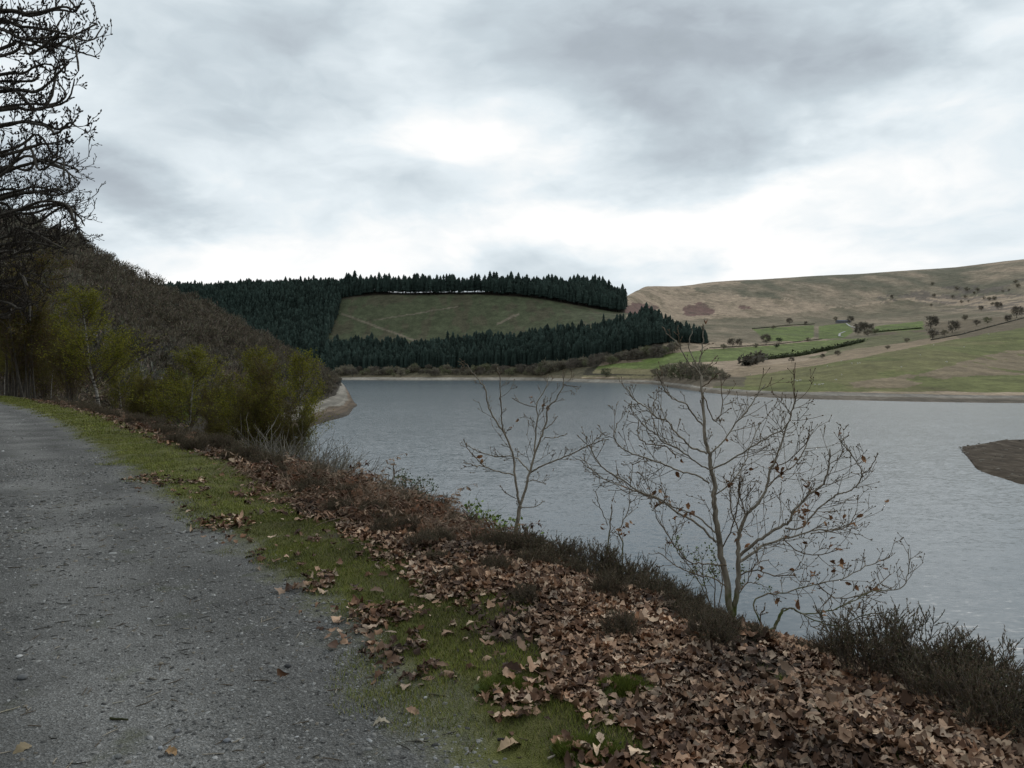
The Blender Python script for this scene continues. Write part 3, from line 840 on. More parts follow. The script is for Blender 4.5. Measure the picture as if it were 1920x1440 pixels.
for a in ((1436, 646, 24, 0, 'broad bare tree in the green field left of a small dark pine'),
          (1373, 650, 19, 0, 'bare tree, left of a close pair, at the field edge right of the spruces'),
          (1387, 650, 18, 0, 'bare tree, right of a close pair, at the field edge right of the spruces'),
          (1461, 642, 12, 3, 'small dark evergreen just right of the broad bare field tree'),
          (1456, 653, 11, 3, 'low dark bush below the broad bare field tree'),
          (1744, 616, 28, 0, 'largest round grey tree on the slope above the pasture'),
          (1784, 624, 27, 0, 'dark round tree right of the largest grey tree above the pasture'),
          (1748, 637, 24, 0, 'bare tree directly below the largest grey tree by the pasture edge'),
          (1137, 706, 20, 2, 'lone small rounded tree on the tan bank by the far shore'),
          (1620, 622, 22, 0, 'dark clump of trees right of the farm track'),
          (1608, 628, 18, 0, 'low dark tree left of the clump beside the farm track'),
          (1634, 620, 16, 0, 'small dark tree at the right end of the clump beside the farm track'),
          (1592, 606, 16, 0, 'grey tree standing behind the farm building'),
          (1480, 608, 14, 0, 'grey tree left of the upper green field on the moor edge'),
          (1510, 609, 8, 0, 'small tree at the top edge of the upper green field'),
          (1571, 667, 12, 0, 'small thorn tree, right one of two on the tan bracken strip'),
          (1541, 672, 11, 0, 'small thorn tree, left one of two on the tan bracken strip'),
          (1484, 679, 12, 1, 'reddish bare bush at the lower end of the long hedge'),
          (1672, 560, 9, 0, 'lone dark bush on the open moor slope'),
          (1870, 580, 16, 0, 'bare tree on the brown slope near the right edge of the far hillside'),
          (1830, 611, 14, 0, 'bare tree below the crags near the wall on the right slope'),
          (1838, 583, 12, 0, 'thin tree at the foot of the crags on the right slope'),
          (1905, 596, 26, 0, 'tall dark tree at the right end of the far hillside'),
          (1888, 604, 17, 0, 'dark tree left of the tall one at the right end of the hillside'),
          (1627, 630, 15, 4, 'low bush at the foot of the clump beside the farm track'), (1612, 620, 19, 1, 'pale grey tree in the middle of the clump beside the farm track'), (1640, 627, 13, 5, 'greenish bush right of the clump beside the farm track'),
          (1515, 640, 9, 4, 'small bush on the tan gap between the two upper green fields'), (1416, 652, 10, 4, 'low bush left of the broad bare tree in the green field'), (1770, 630, 14, 4, 'low bush between the round trees above the pasture'),
          (1700, 642, 10, 4, 'small bush on the brown edge above the pasture'), (1664, 655, 9, 4, 'lowest small bush on the edge of the pasture'), (1808, 600, 12, 4, 'grey bush on the slope above the field wall'), (1850, 606, 13, 5, 'greenish bush just above the field wall'),
          (1565, 601, 9, 4, 'small bush left of the farm building'), (1450, 617, 8, 4, 'small bush at the top left corner of the upper green field'), (1356, 655, 12, 4, 'low bush at the right end of the spruces')):
    field_tree(*a)
BUSHL = 'bare grey-brown tree in the thicket on the point below the green meadow'
for x_, y_, h_ in ((1228, 703, 16), (1240, 704, 24), (1256, 705, 31), (1272, 706, 37), (1288, 707, 40), (1304, 708, 38), (1320, 708, 36), (1336, 709, 31), (1350, 710, 24), (1264, 709, 24), (1296, 711, 28), (1328, 711, 25), (1280, 709, 30), (1312, 710, 30), (1246, 707, 20), (1234, 709, 14), (1258, 711, 15), (1274, 712, 16), (1290, 713, 16), (1306, 714, 16), (1322, 714, 16), (1340, 713, 18), (1358, 711, 16), (1366, 708, 10)):
    field_tree(x_, y_, h_ * .85, int(rng.choice([4, 4, 5, 5])), BUSHL, 'trees in the thicket on the point')
for q in range(46):
    x_ = 1000 + q * 5.9 + rng.uniform(-2, 2); y_ = float(np.interp(x_, [1000, 1100, 1180, 1262, 1340], [698, 688, 672, 662, 656])) + rng.uniform(-4, 5)
    field_tree(x_, y_, rng.uniform(15, 24), int(rng.choice([0, 1, 4, 4, 5])), 'bare tree in the line between the dark spruces and the green meadow', 'trees along the meadow edge')
for q in range(95):
    x_ = 632 + q * 4.1 + rng.uniform(-2, 2); y_ = rng.uniform(696, 706)
    field_tree(x_, y_, rng.uniform(7, 19), int(rng.choice([0, 1, 4, 4, 5])), 'low scrubby tree above the pale far beach in front of the spruces', 'scrub above the far beach')
for q in range(22):
    x_ = rng.uniform(1740, 1925); y_ = float(np.interp(x_, [1680, 1925], [552, 535])) + rng.normal(12, 11)
    if y_ < np.interp(x_, [1680, 1760, 1925], [530, 522, 508]): y_ += 22
    field_tree(x_, y_, rng.uniform(3.5, 9), 4, 'small dark bush scattered among the crags on the moor', 'bushes among the crags')
for e, u in protoX:
    if not u:
        for ch in list(e.children): bpy.data.objects.remove(ch)
        bpy.data.objects.remove(e)

# hedges and field walls, draped on the land
def drape(pts, step=3.0):
    out = []
    for a, b in zip(pts[:-1], pts[1:]):
        m = max(2, int(math.hypot(b[0] - a[0], b[1] - a[1]) / step))
        for k in range(m): out.append(TF.hit(a[0] + (b[0] - a[0]) * k / m, a[1] + (b[1] - a[1]) * k / m))
    out.append(TF.hit(*pts[-1])); return np.array(out)
def hedge(pts, h, wd, label, colr=(.055, .066, .032), n=60, name='hedge', cat='hedge'):
    c = drape(pts); L = len(c); g = Geo()
    g.tube(c + (0, 0, h * .35), np.full(L, h * .42), 6, np.array(colr) * .8)
    k = rng.integers(0, L, n * L // 4); p = c[k] + rng.normal(0, 1, (len(k), 3)) * (wd, wd * 1.5, h * .25) + (0, 0, h * .55)
    tri = rng.normal(0, h * .22, (len(k), 3, 3)) + p[:, None]
    g.add(tri.reshape(-1, 3), np.arange(3 * len(k)).reshape(-1, 3), None, np.repeat(np.array(colr) * rng.uniform(.6, 1.4, (len(k), 1)), 3, 0))
    return tag(g.build(name, M['softcol']), label, cat)
hedge([(1400, 678), (1440, 674), (1500, 667), (1560, 655), (1617, 641)], 5.0, 2.5, 'long dark hedge slanting between the green field and the tan bracken strip')
hedge([(1410, 617), (1470, 611), (1526, 608)], 2.0, 1.2, 'thin dark hedge along the top of the upper left green field')
hedge([(1632, 624), (1680, 620), (1726, 616)], 2.6, 1.5, 'thin dark hedge below the upper right green field')
hedge([(1330, 653), (1440, 647), (1540, 636)], 1.4, .8, 'low dark wall line along the upper edge of the long green field', (.10, .095, .07), 30, 'field_wall', 'field wall')
hedge([(1745, 638), (1800, 628), (1860, 612), (1920, 596)], 1.7, 1.0, 'dark field wall climbing the right slope above the pasture', (.085, .078, .06), 40, 'field_wall', 'field wall')
hedge([(1400, 686), (1415, 680), (1425, 676)], 9, 4, 'pale grey thicket at the lower left end of the long hedge', (.10, .09, .07), 160, 'thicket', 'bush')

# farm: white track and a low building
def track(pts, wd, name):
    c = drape(pts, 1.0); t = np.gradient(c, axis=0); s_ = np.stack([t[:, 1], -t[:, 0], t[:, 0] * 0], 1); s_ /= np.linalg.norm(s_, axis=1, keepdims=True) + 1e-9
    V = np.concatenate([c + s_ * wd + (0, 0, .8), c - s_ * wd + (0, 0, .8)]); m = len(c); j = np.arange(m - 1)
    tag(mesh(name, V, np.stack([j, j + 1, j + m + 1, j + m], 1), M['track']), kind='structure')
M['track'] = material('track', noisy_col((.36, .35, .33), .2, .2))
track([(1586, 607), (1593, 612), (1606, 616)], 1.7, 'farm_track'); track([(1584, 622), (1574, 626), (1573, 631), (1580, 632)], 1.7, 'farm_track')
p = TF.hit(1580, 605); e = empty('farm_building', p, .15); s_ = p[1] / F
M['roof'] = material('slate_roof', noisy_col((.055, .065, .095), .8, .3)); M['render'] = material('grey_wall', noisy_col((.16, .16, .17), .5, .2))
L_, W_, H_ = 26 * s_ / 2, 5, 3.2
g = Geo(); g.add([(-L_, -W_, -1), (L_, -W_, -1), (L_, W_, -1), (-L_, W_, -1), (-L_, -W_, H_), (L_, -W_, H_), (L_, W_, H_), (-L_, W_, H_), (-L_, 0, H_ + 2.4), (L_, 0, H_ + 2.4)],
      [(0, 0, 0)][:0], [(0, 1, 5, 4), (1, 2, 6, 5), (2, 3, 7, 6), (3, 0, 4, 7)]); g.T.append(np.array([(4, 7, 8), (5, 9, 6)])); g.build('wall', M['render'], e, color=False)
g = Geo(); g.add([(-L_ - .4, -W_ - .5, H_ - .2), (L_ + .4, -W_ - .5, H_ - .2), (L_ + .4, 0, H_ + 2.6), (-L_ - .4, 0, H_ + 2.6), (-L_ - .4, W_ + .5, H_ - .2), (L_ + .4, W_ + .5, H_ - .2)], None, [(0, 1, 2, 3), (3, 2, 5, 4)]); g.build('roof', M['roof'], e, color=False)
tag(e, 'low blue-roofed farm building at the top of the fields', 'building')

# sheep on the far pasture: continuous body with a dark-faced head, four jointed legs
M['wool'] = material('wool', noisy_col((.62, .58, .50), 8, .15))
def sheep():
    g = Geo()
    xs = np.array([-.55, -.52, -.40, -.15, .15, .38, .50, .58, .68, .80, .90, .96]); rz_ = np.array([.02, .16, .26, .31, .31, .27, .20, .14, .12, .10, .07, .03])
    zs = np.array([.72, .72, .72, .70, .70, .74, .80, .86, .84, .74, .64, .60])
    g.tube(np.stack([xs, xs * 0, zs], 1), rz_, 8)
    for sx in (-.34, .32):
        for sy in (-.13, .13):
            g.tube([(sx, sy, .6), (sx + (-.06 if sx < 0 else .02), sy, .32), (sx, sy, .02)], [.09, .045, .035], 5)
    return g
sh = sheep().build('sheep', M['wool'], smooth=True, color=False); ft = True
for x_, y_ in ((1608, 683), (1597, 683), (1612, 682), (1578, 704), (1551, 688), (1490, 714), (1495, 716), (1500, 715), (1407, 703), (1568, 714), (1536, 723), (1725, 667), (1807, 652), (1853, 628), (1750, 648), (1577, 678), (1543, 722), (1528, 723), (1690, 690), (1775, 680)):
    o = sh if ft else sh.copy()
    if not ft: COL.objects.link(o)
    ft = False
    o.location = TF.hit(x_, y_); o.rotation_euler = (0, 0, rng.uniform(0, 6)); o.scale = (1.15, 1.15, 1.15)
    tag(o, 'white sheep grazing on the green pasture above the right shore', 'sheep', 'sheep on the far pasture')

# ------------------------------------------------------------------ branching helper for near trees
def unit(v): v = np.asarray(v, float); return v / (np.linalg.norm(v) + 1e-12)


def limb(rng, p, d, L, segs, gnarl, up):
    pts = [np.asarray(p, float)]; d = unit(d)
    for _ in range(segs):
        d = unit(d + rng.normal(0, gnarl, 3) + np.array([0, 0, up])); pts.append(pts[-1] + d * L / segs)
    return np.array(pts), d


def side_dir(rng, d, ang):
    a = unit(np.cross(d, rng.normal(0, 1, 3))); return unit(d * math.cos(ang) + a * math.sin(ang))


def grow(rng, big, fine, p, d, L, r, lvl, spec, tips):
    """spec[lvl] = (children, length ratio, radius ratio, angle, gnarl, up)"""
    nch, lr, rr, ang, gn, up = spec[lvl]
    pts, dl = limb(rng, p, d, L, 5 if lvl < 3 else 3, gn, up)
    last = lvl == len(spec) - 1
    rad = np.linspace(r, r * (.45 if not last else .6), len(pts))
    (big if lvl <= 1 else fine).tube(pts, rad, 7 if lvl == 0 else (5 if lvl == 1 else (4 if lvl == 2 else 3)), None, last)
    if last: tips.append((pts[-1], dl)); return
    for k in range(nch):
        f = rng.uniform(.28, 1.0) if k else 1.0
        q = np.array([np.interp(f * (len(pts) - 1), np.arange(len(pts)), pts[:, j]) for j in range(3)])
        i = min(int(f * (len(pts) - 1)), len(pts) - 2); t = unit(pts[i + 1] - pts[i])
        grow(rng, big, fine, q, side_dir(rng, t, ang * rng.uniform(.5, 1.3) * (.5 if k == 0 else 1)), L * lr * rng.uniform(.65, 1.25) * (1.1 if k == 0 else 1), r * rr * rng.uniform(.8, 1.1), lvl + 1, spec, tips)


def buds(g, tips, r, l, col=(.06, .04, .028)):
    for p, d in tips: g.tube([p, p + np.asarray(d) * l * .5, p + np.asarray(d) * l], [r * .7, r, r * .3], 4, col)


# ------------------------------------------------------------------ old oak leaning in from the left edge
# ------------------------------------------------------------------ birches and shrubs below the verge
def leaf_specks(g, rng, pts, size, cols, per):
    n = len(pts) * per
    c = np.repeat(pts, per, 0) + rng.normal(0, size * 2.0, (n, 3))
    u = rng.normal(0, 1, (n, 3)); u /= np.linalg.norm(u, axis=1, keepdims=True); v = np.cross(u, rng.normal(0, 1, (n, 3))); v /= np.linalg.norm(v, axis=1, keepdims=True)
    s_ = (size * rng.uniform(.6, 1.3, n))[:, None]
    V = np.stack([c - u * s_, c + v * s_ * .7, c + u * s_, c - v * s_ * .7], 1).reshape(-1, 3)
    cc = np.asarray(cols)[rng.integers(0, len(cols), n)] * rng.uniform(.7, 1.3, (n, 1))
    g.add(V, None, np.arange(4 * n).reshape(-1, 4), np.repeat(cc, 4, 0))


def birch(rng, H, stems, leafy, spread, cols, twigc=(.085, .062, .044), bark='birch_bark'):
    """returns an Empty with trunk / twig / leaf parts, H metres tall"""
    e = empty('birch_tree'); tr, tw, lf = Geo(), Geo(), Geo(); pts = []
    for s_ in range(stems):
        a = rng.uniform(0, 6.28); b = np.array([math.cos(a), math.sin(a), 0]) * (.0 if stems == 1 else rng.uniform(.1, .5) * spread)
        Hs = H * (1 if s_ == 0 else rng.uniform(.68, 1.0))
        st, _ = limb(rng, b + (0, 0, -.5), unit(b * .25 + (0, 0, 1)) if stems > 1 else (0, 0, 1), Hs * .96 + .5, 9, .035, .04)
        r0 = .0085 * Hs + .012
        tr.tube(st, np.linspace(r0, r0 * .13, 10), 7)
        nb = int(30 * Hs / 8 + 10)
        for k in range(nb):
            f = rng.uniform(.26, .99) ** .85; q = np.array([np.interp(f * 9, np.arange(10), st[:, j]) for j in range(3)])
            az = k * 2.4 + rng.uniform(-.5, .5); el = rng.uniform(.70, 1.22)
            L = Hs * spread * (.09 + .36 * (1 - f)) * rng.uniform(.7, 1.25) + .25
            bp, bd = limb(rng, q, (math.cos(az) * math.cos(el), math.sin(az) * math.cos(el), math.sin(el)), L, 5, .10, .02)
            tw.tube(bp, np.linspace(r0 * .26, r0 * .07, 6), 3, np.array(twigc) * 1.2, False)
            for j in range(int(9 + 5 * L)):
                g_ = rng.uniform(.2, 1.0); q2 = np.array([np.interp(g_ * 5, np.arange(6), bp[:, m]) for m in range(3)])
                tp, _ = limb(rng, q2, side_dir(rng, bd, rng.uniform(.3, .9)), rng.uniform(.25, .6) * (.6 + L * .3), 3, .14, .03)
                tw.tube(tp, np.linspace(.0055, .0028, 4), 3, np.array(twigc) * rng.uniform(.7, 1.4), False)
                pts.append(tp[1:] + rng.normal(0, .03, (3, 3)))
    pts = np.vstack(pts); kk = rng.uniform(0, 1, len(pts)) < leafy * np.clip((pts[:, 2] / H - .20) / .45, .05, 1)
    # outer and upper twigs leaf first
    tr.build('trunk', M[bark], e, True, False); tw.build('crown', M['softcol'], e)
    leaf_specks(lf, rng, pts[kk], .034, cols, 8); lf.build('foliage', M['spring_leaf'], e)
    return e


YG = ((.20, .195, .022), (.14, .145, .02), (.23, .21, .028), (.10, .105, .019)); OL = ((.105, .10, .022), (.12, .095, .024), (.085, .088, .02)); RB = ((.115, .072, .028), (.11, .088, .025), (.085, .058, .026))
rng = np.random.default_rng(17)
BP = {'yellow': birch(rng, 8, 1, .85, 1.0, YG), 'olive': birch(rng, 7, 1, .65, 1.1, OL), 'multi': birch(rng, 6, 6, .60, 1.25, YG[:2] + OL + RB), 'brown': birch(rng, 7, 4, .45, 1.2, RB + OL, bark='oak_bark')}
BH = {'yellow': 8, 'olive': 7, 'multi': 6, 'brown': 7}; used = set()
def put_birch(kind, px_, d, top, label, group=None, wide=1.0):
    p = P(px_, HZ, d); z = float(Hn(p[0], p[1])); h = P(px_, top, d)[2] - z
    o = BP[kind] if kind not in used else copy_tree(BP[kind]); used.add(kind)
    s_ = h / BH[kind]; o.location = (p[0], p[1], z); o.rotation_euler = (0, 0, rng.uniform(0, 6.28)); o.scale = (s_ * wide, s_ * wide, s_); tag(o, label, 'tree', group)
put_birch('yellow', 186, 40, 552, 'tallest yellow-green birch with a white trunk, standing at the verge on the left', None, 1.55)
put_birch('yellow', 232, 43, 632, 'shorter yellow-green birch just right of the tallest birch', None, .9)
put_birch('brown', 140, 44, 616, 'brownish budding birch directly left of the tallest yellow birch', None, .95)
put_birch('olive', 96, 47, 652, 'olive birch between the path end and the brownish birch', None, 1.0)
put_birch('brown', 62, 44, 520, 'large dark brown tree rising behind the brown birches at the left', None, 1.2)
put_birch('brown', 18, 46, 470, 'largest dark brown twiggy tree at the left edge under the oak branches', None, 1.2)
put_birch('brown', 30, 56, 540, 'tall dark budding tree furthest left beyond the path end', None, 1.2)
put_birch('brown', 92, 58, 575, 'tall dark budding tree between the path end and the hillside', None, 1.2)
put_birch('brown', -30, 50, 500, 'dark olive tree cut off by the left edge', None, 1.2)
put_birch('brown', 56, 45, 626, 'dark brown birch where the path disappears at the left', None, 1.1)
put_birch('yellow', 8, 48, 628, 'pale green birch at the extreme left edge above the path end', None, .9)
put_birch('multi', 272, 38, 716, 'low bushy birch in the gap between the tall birch and the middle birch', None, .9)
put_birch('yellow', 352, 34, 660, 'middle olive-yellow birch with a single pale trunk, halfway along the verge', None, 1.65)
put_birch('olive', 316, 36, 694, 'dull olive birch just left of the middle birch', None, .95)
put_birch('brown', 396, 33, 738, 'reddish brown birch between the middle birch and the big clump', None, .9)
put_birch('yellow', 462, 27, 664, 'taller left-hand birch of the big clump nearest the water, olive at its top', None, 1.3)
put_birch('yellow', 546, 25.5, 672, 'bright yellow-topped birch at the right of the big clump', None, 1.1)
put_birch('brown', 506, 27, 690, 'brown twiggy birch in the middle of the big clump', None, .95)
put_birch('olive', 434, 28.5, 716, 'small olive birch filling the left side of the big clump', None, .95)
put_birch('multi', 486, 25, 740, 'low many-stemmed birch with pale trunks at the foot of the big clump', None, .8)
put_birch('olive', 574, 24.5, 772, 'short olive birch leaning over the water at the right of the clump', None, .7)
put_birch('multi', 408, 28, 800, 'low dark bushy birch between the middle birch and the big clump', None, 1.1)
put_birch('brown', 440, 25.5, 790, 'low brown bushy birch in front of the left side of the big clump', None, 1.0)
put_birch('brown', 530, 24, 760, 'short brown birch with thin pale stems low in the big clump', None, .75)


def shrub(rng, H, n, c, spread, name='bare_shrub', cat='shrub', leaf=None):
    e = empty(name); g = Geo(); pts = []
    for k in range(n):
        a = rng.uniform(0, 6.28); rr = rng.uniform(0, .18) * spread; b = np.array([math.cos(a) * rr, math.sin(a) * rr, -.15])
        p, d = limb(rng, b, (math.cos(a) * .5 * spread, math.sin(a) * .5 * spread, 1), H * rng.uniform(.55, 1), 5, .12, .02)
        cc = np.array(c) * rng.uniform(.6, 1.4)
        g.tube(p, np.linspace(.009, .003, 6) * (H / 1.5 + .3), 4, cc, False)
        for j in range(6):
            f = rng.uniform(.3, 1); q = np.array([np.interp(f * 5, np.arange(6), p[:, m]) for m in range(3)])
            t, _ = limb(rng, q, side_dir(rng, d, .7), H * rng.uniform(.12, .3), 3, .15, .05)
            g.tube(t, np.linspace(.004, .002, 4) * (H / 1.5 + .4), 3, cc * rng.uniform(.7, 1.2), False); pts.append(t[1:])
    g.build('stem', M['softcol'], e)
    if leaf:
        lf = Geo(); p = np.vstack(pts); p = p[rng.uniform(0, 1, len(p)) < leaf[0]]; leaf_specks(lf, rng, p, leaf[1], leaf[2], leaf[3]); lf.build('foliage', M['leafcol'], e)
    return e
rng = np.random.default_rng(19)
def put(o, px_, d, label, cat, sc=1.0, group=None, dz=0, rz=None):
    p = P(px_, HZ, d); o.location = (p[0], p[1], float(Hn(p[0], p[1])) + dz); o.rotation_euler = (0, 0, rng.uniform(0, 6.28) if rz is None else rz)
    o.scale = (sc, sc, sc) if not hasattr(sc, '__len__') else sc; tag(o, label, cat, group); return o
GS = shrub(rng, 2.0, 60, (.21, .19, .155), 1.3, leaf=(.25, .018, OL, 2)); put(GS, 560, 21, 'grey bare shrub with fine upright stems below the right side of the birch clump', 'shrub', 1.0)
put(copy_tree(GS), 596, 19.5, 'outermost bare shrub of the bank, spreading over the water beside the birch clump', 'shrub', .95)
put(copy_tree(GS), 520, 22, 'grey shrub with whitish stems in front of the birch clump', 'shrub', 1.15)
put(copy_tree(GS), 470, 24, 'small grey shrub under the left half of the birch clump', 'shrub', .7)
put(copy_tree(GS), 585, 24, 'tall bare shrub behind the outermost one, at the right foot of the clump', 'shrub', 1.35)
put(copy_tree(GS), 612, 18.5, 'thin bare shrub nearest the water, right of the outermost one', 'shrub', .75)

# ------------------------------------------------------------------ hand-placed saplings
def smooth(pts, n):
    p = np.asarray(pts, float); t = np.arange(len(p)); q = np.linspace(0, len(p) - 1, n)
    q3 = np.vstack([2 * p[0] - p[1], p, 2 * p[-1] - p[-2]]); out = []
    for u in q:
        i = min(int(u), len(p) - 2); f = u - i; a, b, c, d = q3[i], q3[i + 1], q3[i + 2], q3[i + 3]
        out.append(.5 * ((2 * b) + (c - a) * f + (2 * a - 5 * b + 4 * c - d) * f * f + (3 * b - a - 3 * c + d) * f ** 3))
    return np.array(out)


LEAFT = None
def leaf_template(rows=10, lobes=4.2):
    t = np.linspace(0, 1, rows); w_ = .25 * np.sin(np.pi * t ** .85) ** .75 * (1 + .20 * np.cos(2 * np.pi * lobes * t)); w_[0] = .015; w_[-1] = .02
    V = np.concatenate([np.stack([t - .5, w_, .10 * w_], 1), np.stack([t - .5, t * 0, t * 0], 1), np.stack([t - .5, -w_, .10 * w_], 1)])
    i = np.arange(rows - 1); Q = np.concatenate([np.stack([i, i + rows, i + rows + 1, i + 1], 1), np.stack([i + rows, i + 2 * rows, i + 2 * rows + 1, i + rows + 1], 1)])
    return V, Q


def curl(rng, n, k=1.0):
    kx = rng.normal(0, .75 * k, n)[:, None]; ky = rng.normal(.8, 1.3 * k, n)[:, None]; tw = rng.normal(0, .7 * k, n)[:, None]; kz = rng.normal(0, .05, n)[:, None]
    def f(t):
        x, y = t[..., 0], t[..., 1]
        t[..., 2] += kx * x * x + ky * y * y + tw * x * y + kz * np.sin(x * 14 + y * 9)
        return t
    return f


DEAD = np.array((.96, .83, .69)) * np.array(((.42, .30, .225), (.52, .39, .305), (.27, .165, .11), (.36, .235, .165), (.15, .085, .055), (.60, .50, .41), (.46, .335, .26), (.10, .06, .04), (.50, .42, .36), (.09, .052, .033), (.20, .115, .07), (.13, .075, .05)))
RUST = np.array(((.22, .10, .04), (.26, .13, .06), (.18, .085, .04), (.28, .16, .085)))


class Sapling:
    def __init__(s, d0, seed, ts=1.0, lv=2):
        s.ts = ts; s.lv = lv; s.d0 = d0; s.rng = np.random.default_rng(seed); s.big = Geo(); s.tw = Geo(); s.tips = []; s.leafp = []
    def to3(s, pts, da, db):
        n = len(pts); return np.array([P(x, y, s.d0 + da + (db - da) * k / (n - 1)) for k, (x, y) in enumerate(pts)])
    def main(s, pts, r0, r1, da=0, db=0, gap=.06, tl=.20, start=.15, leaf=0.0, twigs=True, up=.10):
        c = smooth(s.to3(pts, da, db), max(8, len(pts) * 4)); u = s.d0 / F
        c[1:-1] += s.rng.normal(0, .004, (len(c) - 2, 3))
        r0, r1 = (r0 * .52, r1 * .75) if r0 < 7 else (r0 * .52, r1 * .55)
        (s.big if r0 >= 1.42 else s.tw).tube(c, np.linspace(r0 ** .7, r1 ** .7, len(c)) ** (1 / .7) * u, 7 if r0 > 4 else 5)
        s.tips.append((c[-1], unit(c[-1] - c[-2])))
        if not twigs: return
        L = np.concatenate([[0], np.cumsum(np.linalg.norm(np.diff(c, axis=0), axis=1))]); x = L[-1] * start
        while x < L[-1]:
            x += gap * 1.0 * s.rng.uniform(.5, 1.5); f = x / L[-1]
            if f >= 1: break
            i = min(int(np.searchsorted(L, x)), len(c) - 1); t = unit(c[i] - c[i - 1])
            s.twig(c[i], side_dir(s.rng, t, s.rng.uniform(.5, 1.1)), tl * 1.45 * s.rng.uniform(.35, 1.4) * (1.15 - .5 * f), s.lv, leaf, up)
    def twig(s, p, d, L, lvl, leaf, up):
        q, dl = limb(s.rng, p, d, L, 4, .09 * s.ts ** .5, up)
        s.tw.tube(q, np.linspace(.0032 if lvl >= 2 else .0026, .0018, 5) * s.ts, 3, None, False)
        s.tips.append((q[-1], dl))
        if s.rng.uniform() < leaf * .45: s.leafp.append(q[s.rng.integers(2, 5)])
        if lvl > 0 and L > .05:
            for k in range(s.rng.integers(1, 3)):
                j = s.rng.integers(1, 5); s.twig(q[j], side_dir(s.rng, unit(q[j] - q[j - 1]), s.rng.uniform(.5, 1.0)), L * s.rng.uniform(.35, .65), lvl - 1, leaf, up)
    def leaves(s, lst, off=0):
        for x, y, k in lst:
            for _ in range(k): s.leafp.append(P(x + s.rng.normal(0, 5), y + s.rng.normal(0, 7), s.d0 + off + s.rng.normal(0, .06)))
    def build(s, name, label, cat, leafsize=.062, cols=RUST, bark='sapling_bark', twm='twig', bud=(.0050, .016)):
        base = np.vstack(s.big.V)[0]; e = empty(name, base)
        for g in (s.big, s.tw):
            g.V = [v - base for v in g.V]
        b2 = [(p - base, d) for p, d in s.tips]; buds(s.tw, b2, *bud)
        s.big.build('trunk', M[bark], e, True, False); s.tw.build('crown', M[twm], e, False, False)
        if s.leafp:
            n = len(s.leafp); tv, tf = leaf_template(8); c = np.asarray(cols)[s.rng.integers(0, len(cols), n)] * s.rng.uniform(.7, 1.25, (n, 1))
            V, Q, C = stamp(tv, tf, np.array(s.leafp) - base, rot_rand(n, s.rng, 1.3), leafsize * s.rng.uniform(.55, 1.25, n), c, curl(s.rng, n, 1.3))
            mesh('dead_foliage', V, Q, M['leafcol'], col=C, parent=e)
        return tag(e, label, cat)


def old_oak(d0, seed, trunk, limbs, label, tl, ts, gap, reps, spread):
    S = Sapling(d0, seed, ts, 3); r = S.rng
    S.main(trunk, 34, 22, 0, 0, twigs=False)
    for L in limbs:
        for k in range(reps):
            q = [(x + (r.normal(0, 9) if i and k else 0), y + (r.normal(0, 13) if i and k else 0)) for i, (x, y) in enumerate(L)]
            if k: q[-1] = (q[-1][0] - abs(r.normal(0, 26)), q[-1][1])
            dz = r.uniform(-spread, spread) if k else r.uniform(-.3, .3) * spread
            S.main(q, 9 if k == 0 else 6.5, 2.2, 0, dz, gap, tl, .30, 0, True, .16)
    return S.build('oak_tree', label, 'tree', bark='oak_bark', twm='dark_twig', bud=(.0105, .034))
old_oak(10.5, 51, [(-620, 960), (-612, 600), (-600, 300), (-590, 20)], [
    [(-605, 330), (-300, 90), (-120, 30), (0, 36), (35, 49), (80, 54), (115, 62), (149, 73), (174, 74), (191, 52)], [(-600, 250), (-200, 60), (0, 22), (60, 30), (105, 18), (140, 22), (153, 3)],
    [(-605, 360), (-250, 120), (-80, 60), (0, 55), (35, 71), (69, 78), (115, 85), (146, 97), (177, 106)], [(-605, 380), (-250, 160), (0, 92), (30, 78), (60, 84), (95, 62), (120, 30)],
    [(-605, 400), (-250, 220), (0, 172), (62, 172), (87, 160), (104, 142), (120, 126), (134, 110)], [(-608, 420), (-250, 250), (0, 206), (52, 205), (97, 200), (128, 186), (139, 152)],
    [(-608, 450), (-250, 290), (0, 236), (69, 229), (104, 241), (130, 238), (143, 222)], [(-610, 480), (-250, 330), (0, 292), (69, 272), (104, 268), (125, 258)], [(-605, 380), (-200, 190), (0, 140), (40, 138), (80, 120), (110, 128)]],
    'nearest bare gnarled oak, its budding branches reaching in at the top left edge', .22, 1.9, .11, 2, 1.6)
old_oak(18.0, 53, [(-330, 900), (-322, 600), (-310, 300)], [
    [(-320, 480), (-150, 380), (0, 326), (50, 308), (87, 302), (121, 318), (146, 340)], [(-320, 500), (-150, 420), (0, 372), (60, 360), (104, 366), (139, 356)], [(-322, 520), (-150, 450), (0, 402), (70, 388), (110, 382), (132, 391), (150, 408), (158, 422)],
    [(-322, 540), (-150, 480), (0, 446), (60, 436), (105, 444), (134, 434)], [(-322, 560), (-150, 510), (0, 486), (40, 474), (92, 462)], [(-324, 590), (-150, 550), (0, 530), (45, 512), (85, 520)], [(-324, 600), (-150, 580), (0, 580), (40, 560), (70, 575)]],
    'second bare oak with a dense net of fine twigs, before the left hilltop', .42, 3.0, .15, 4, 2.6)

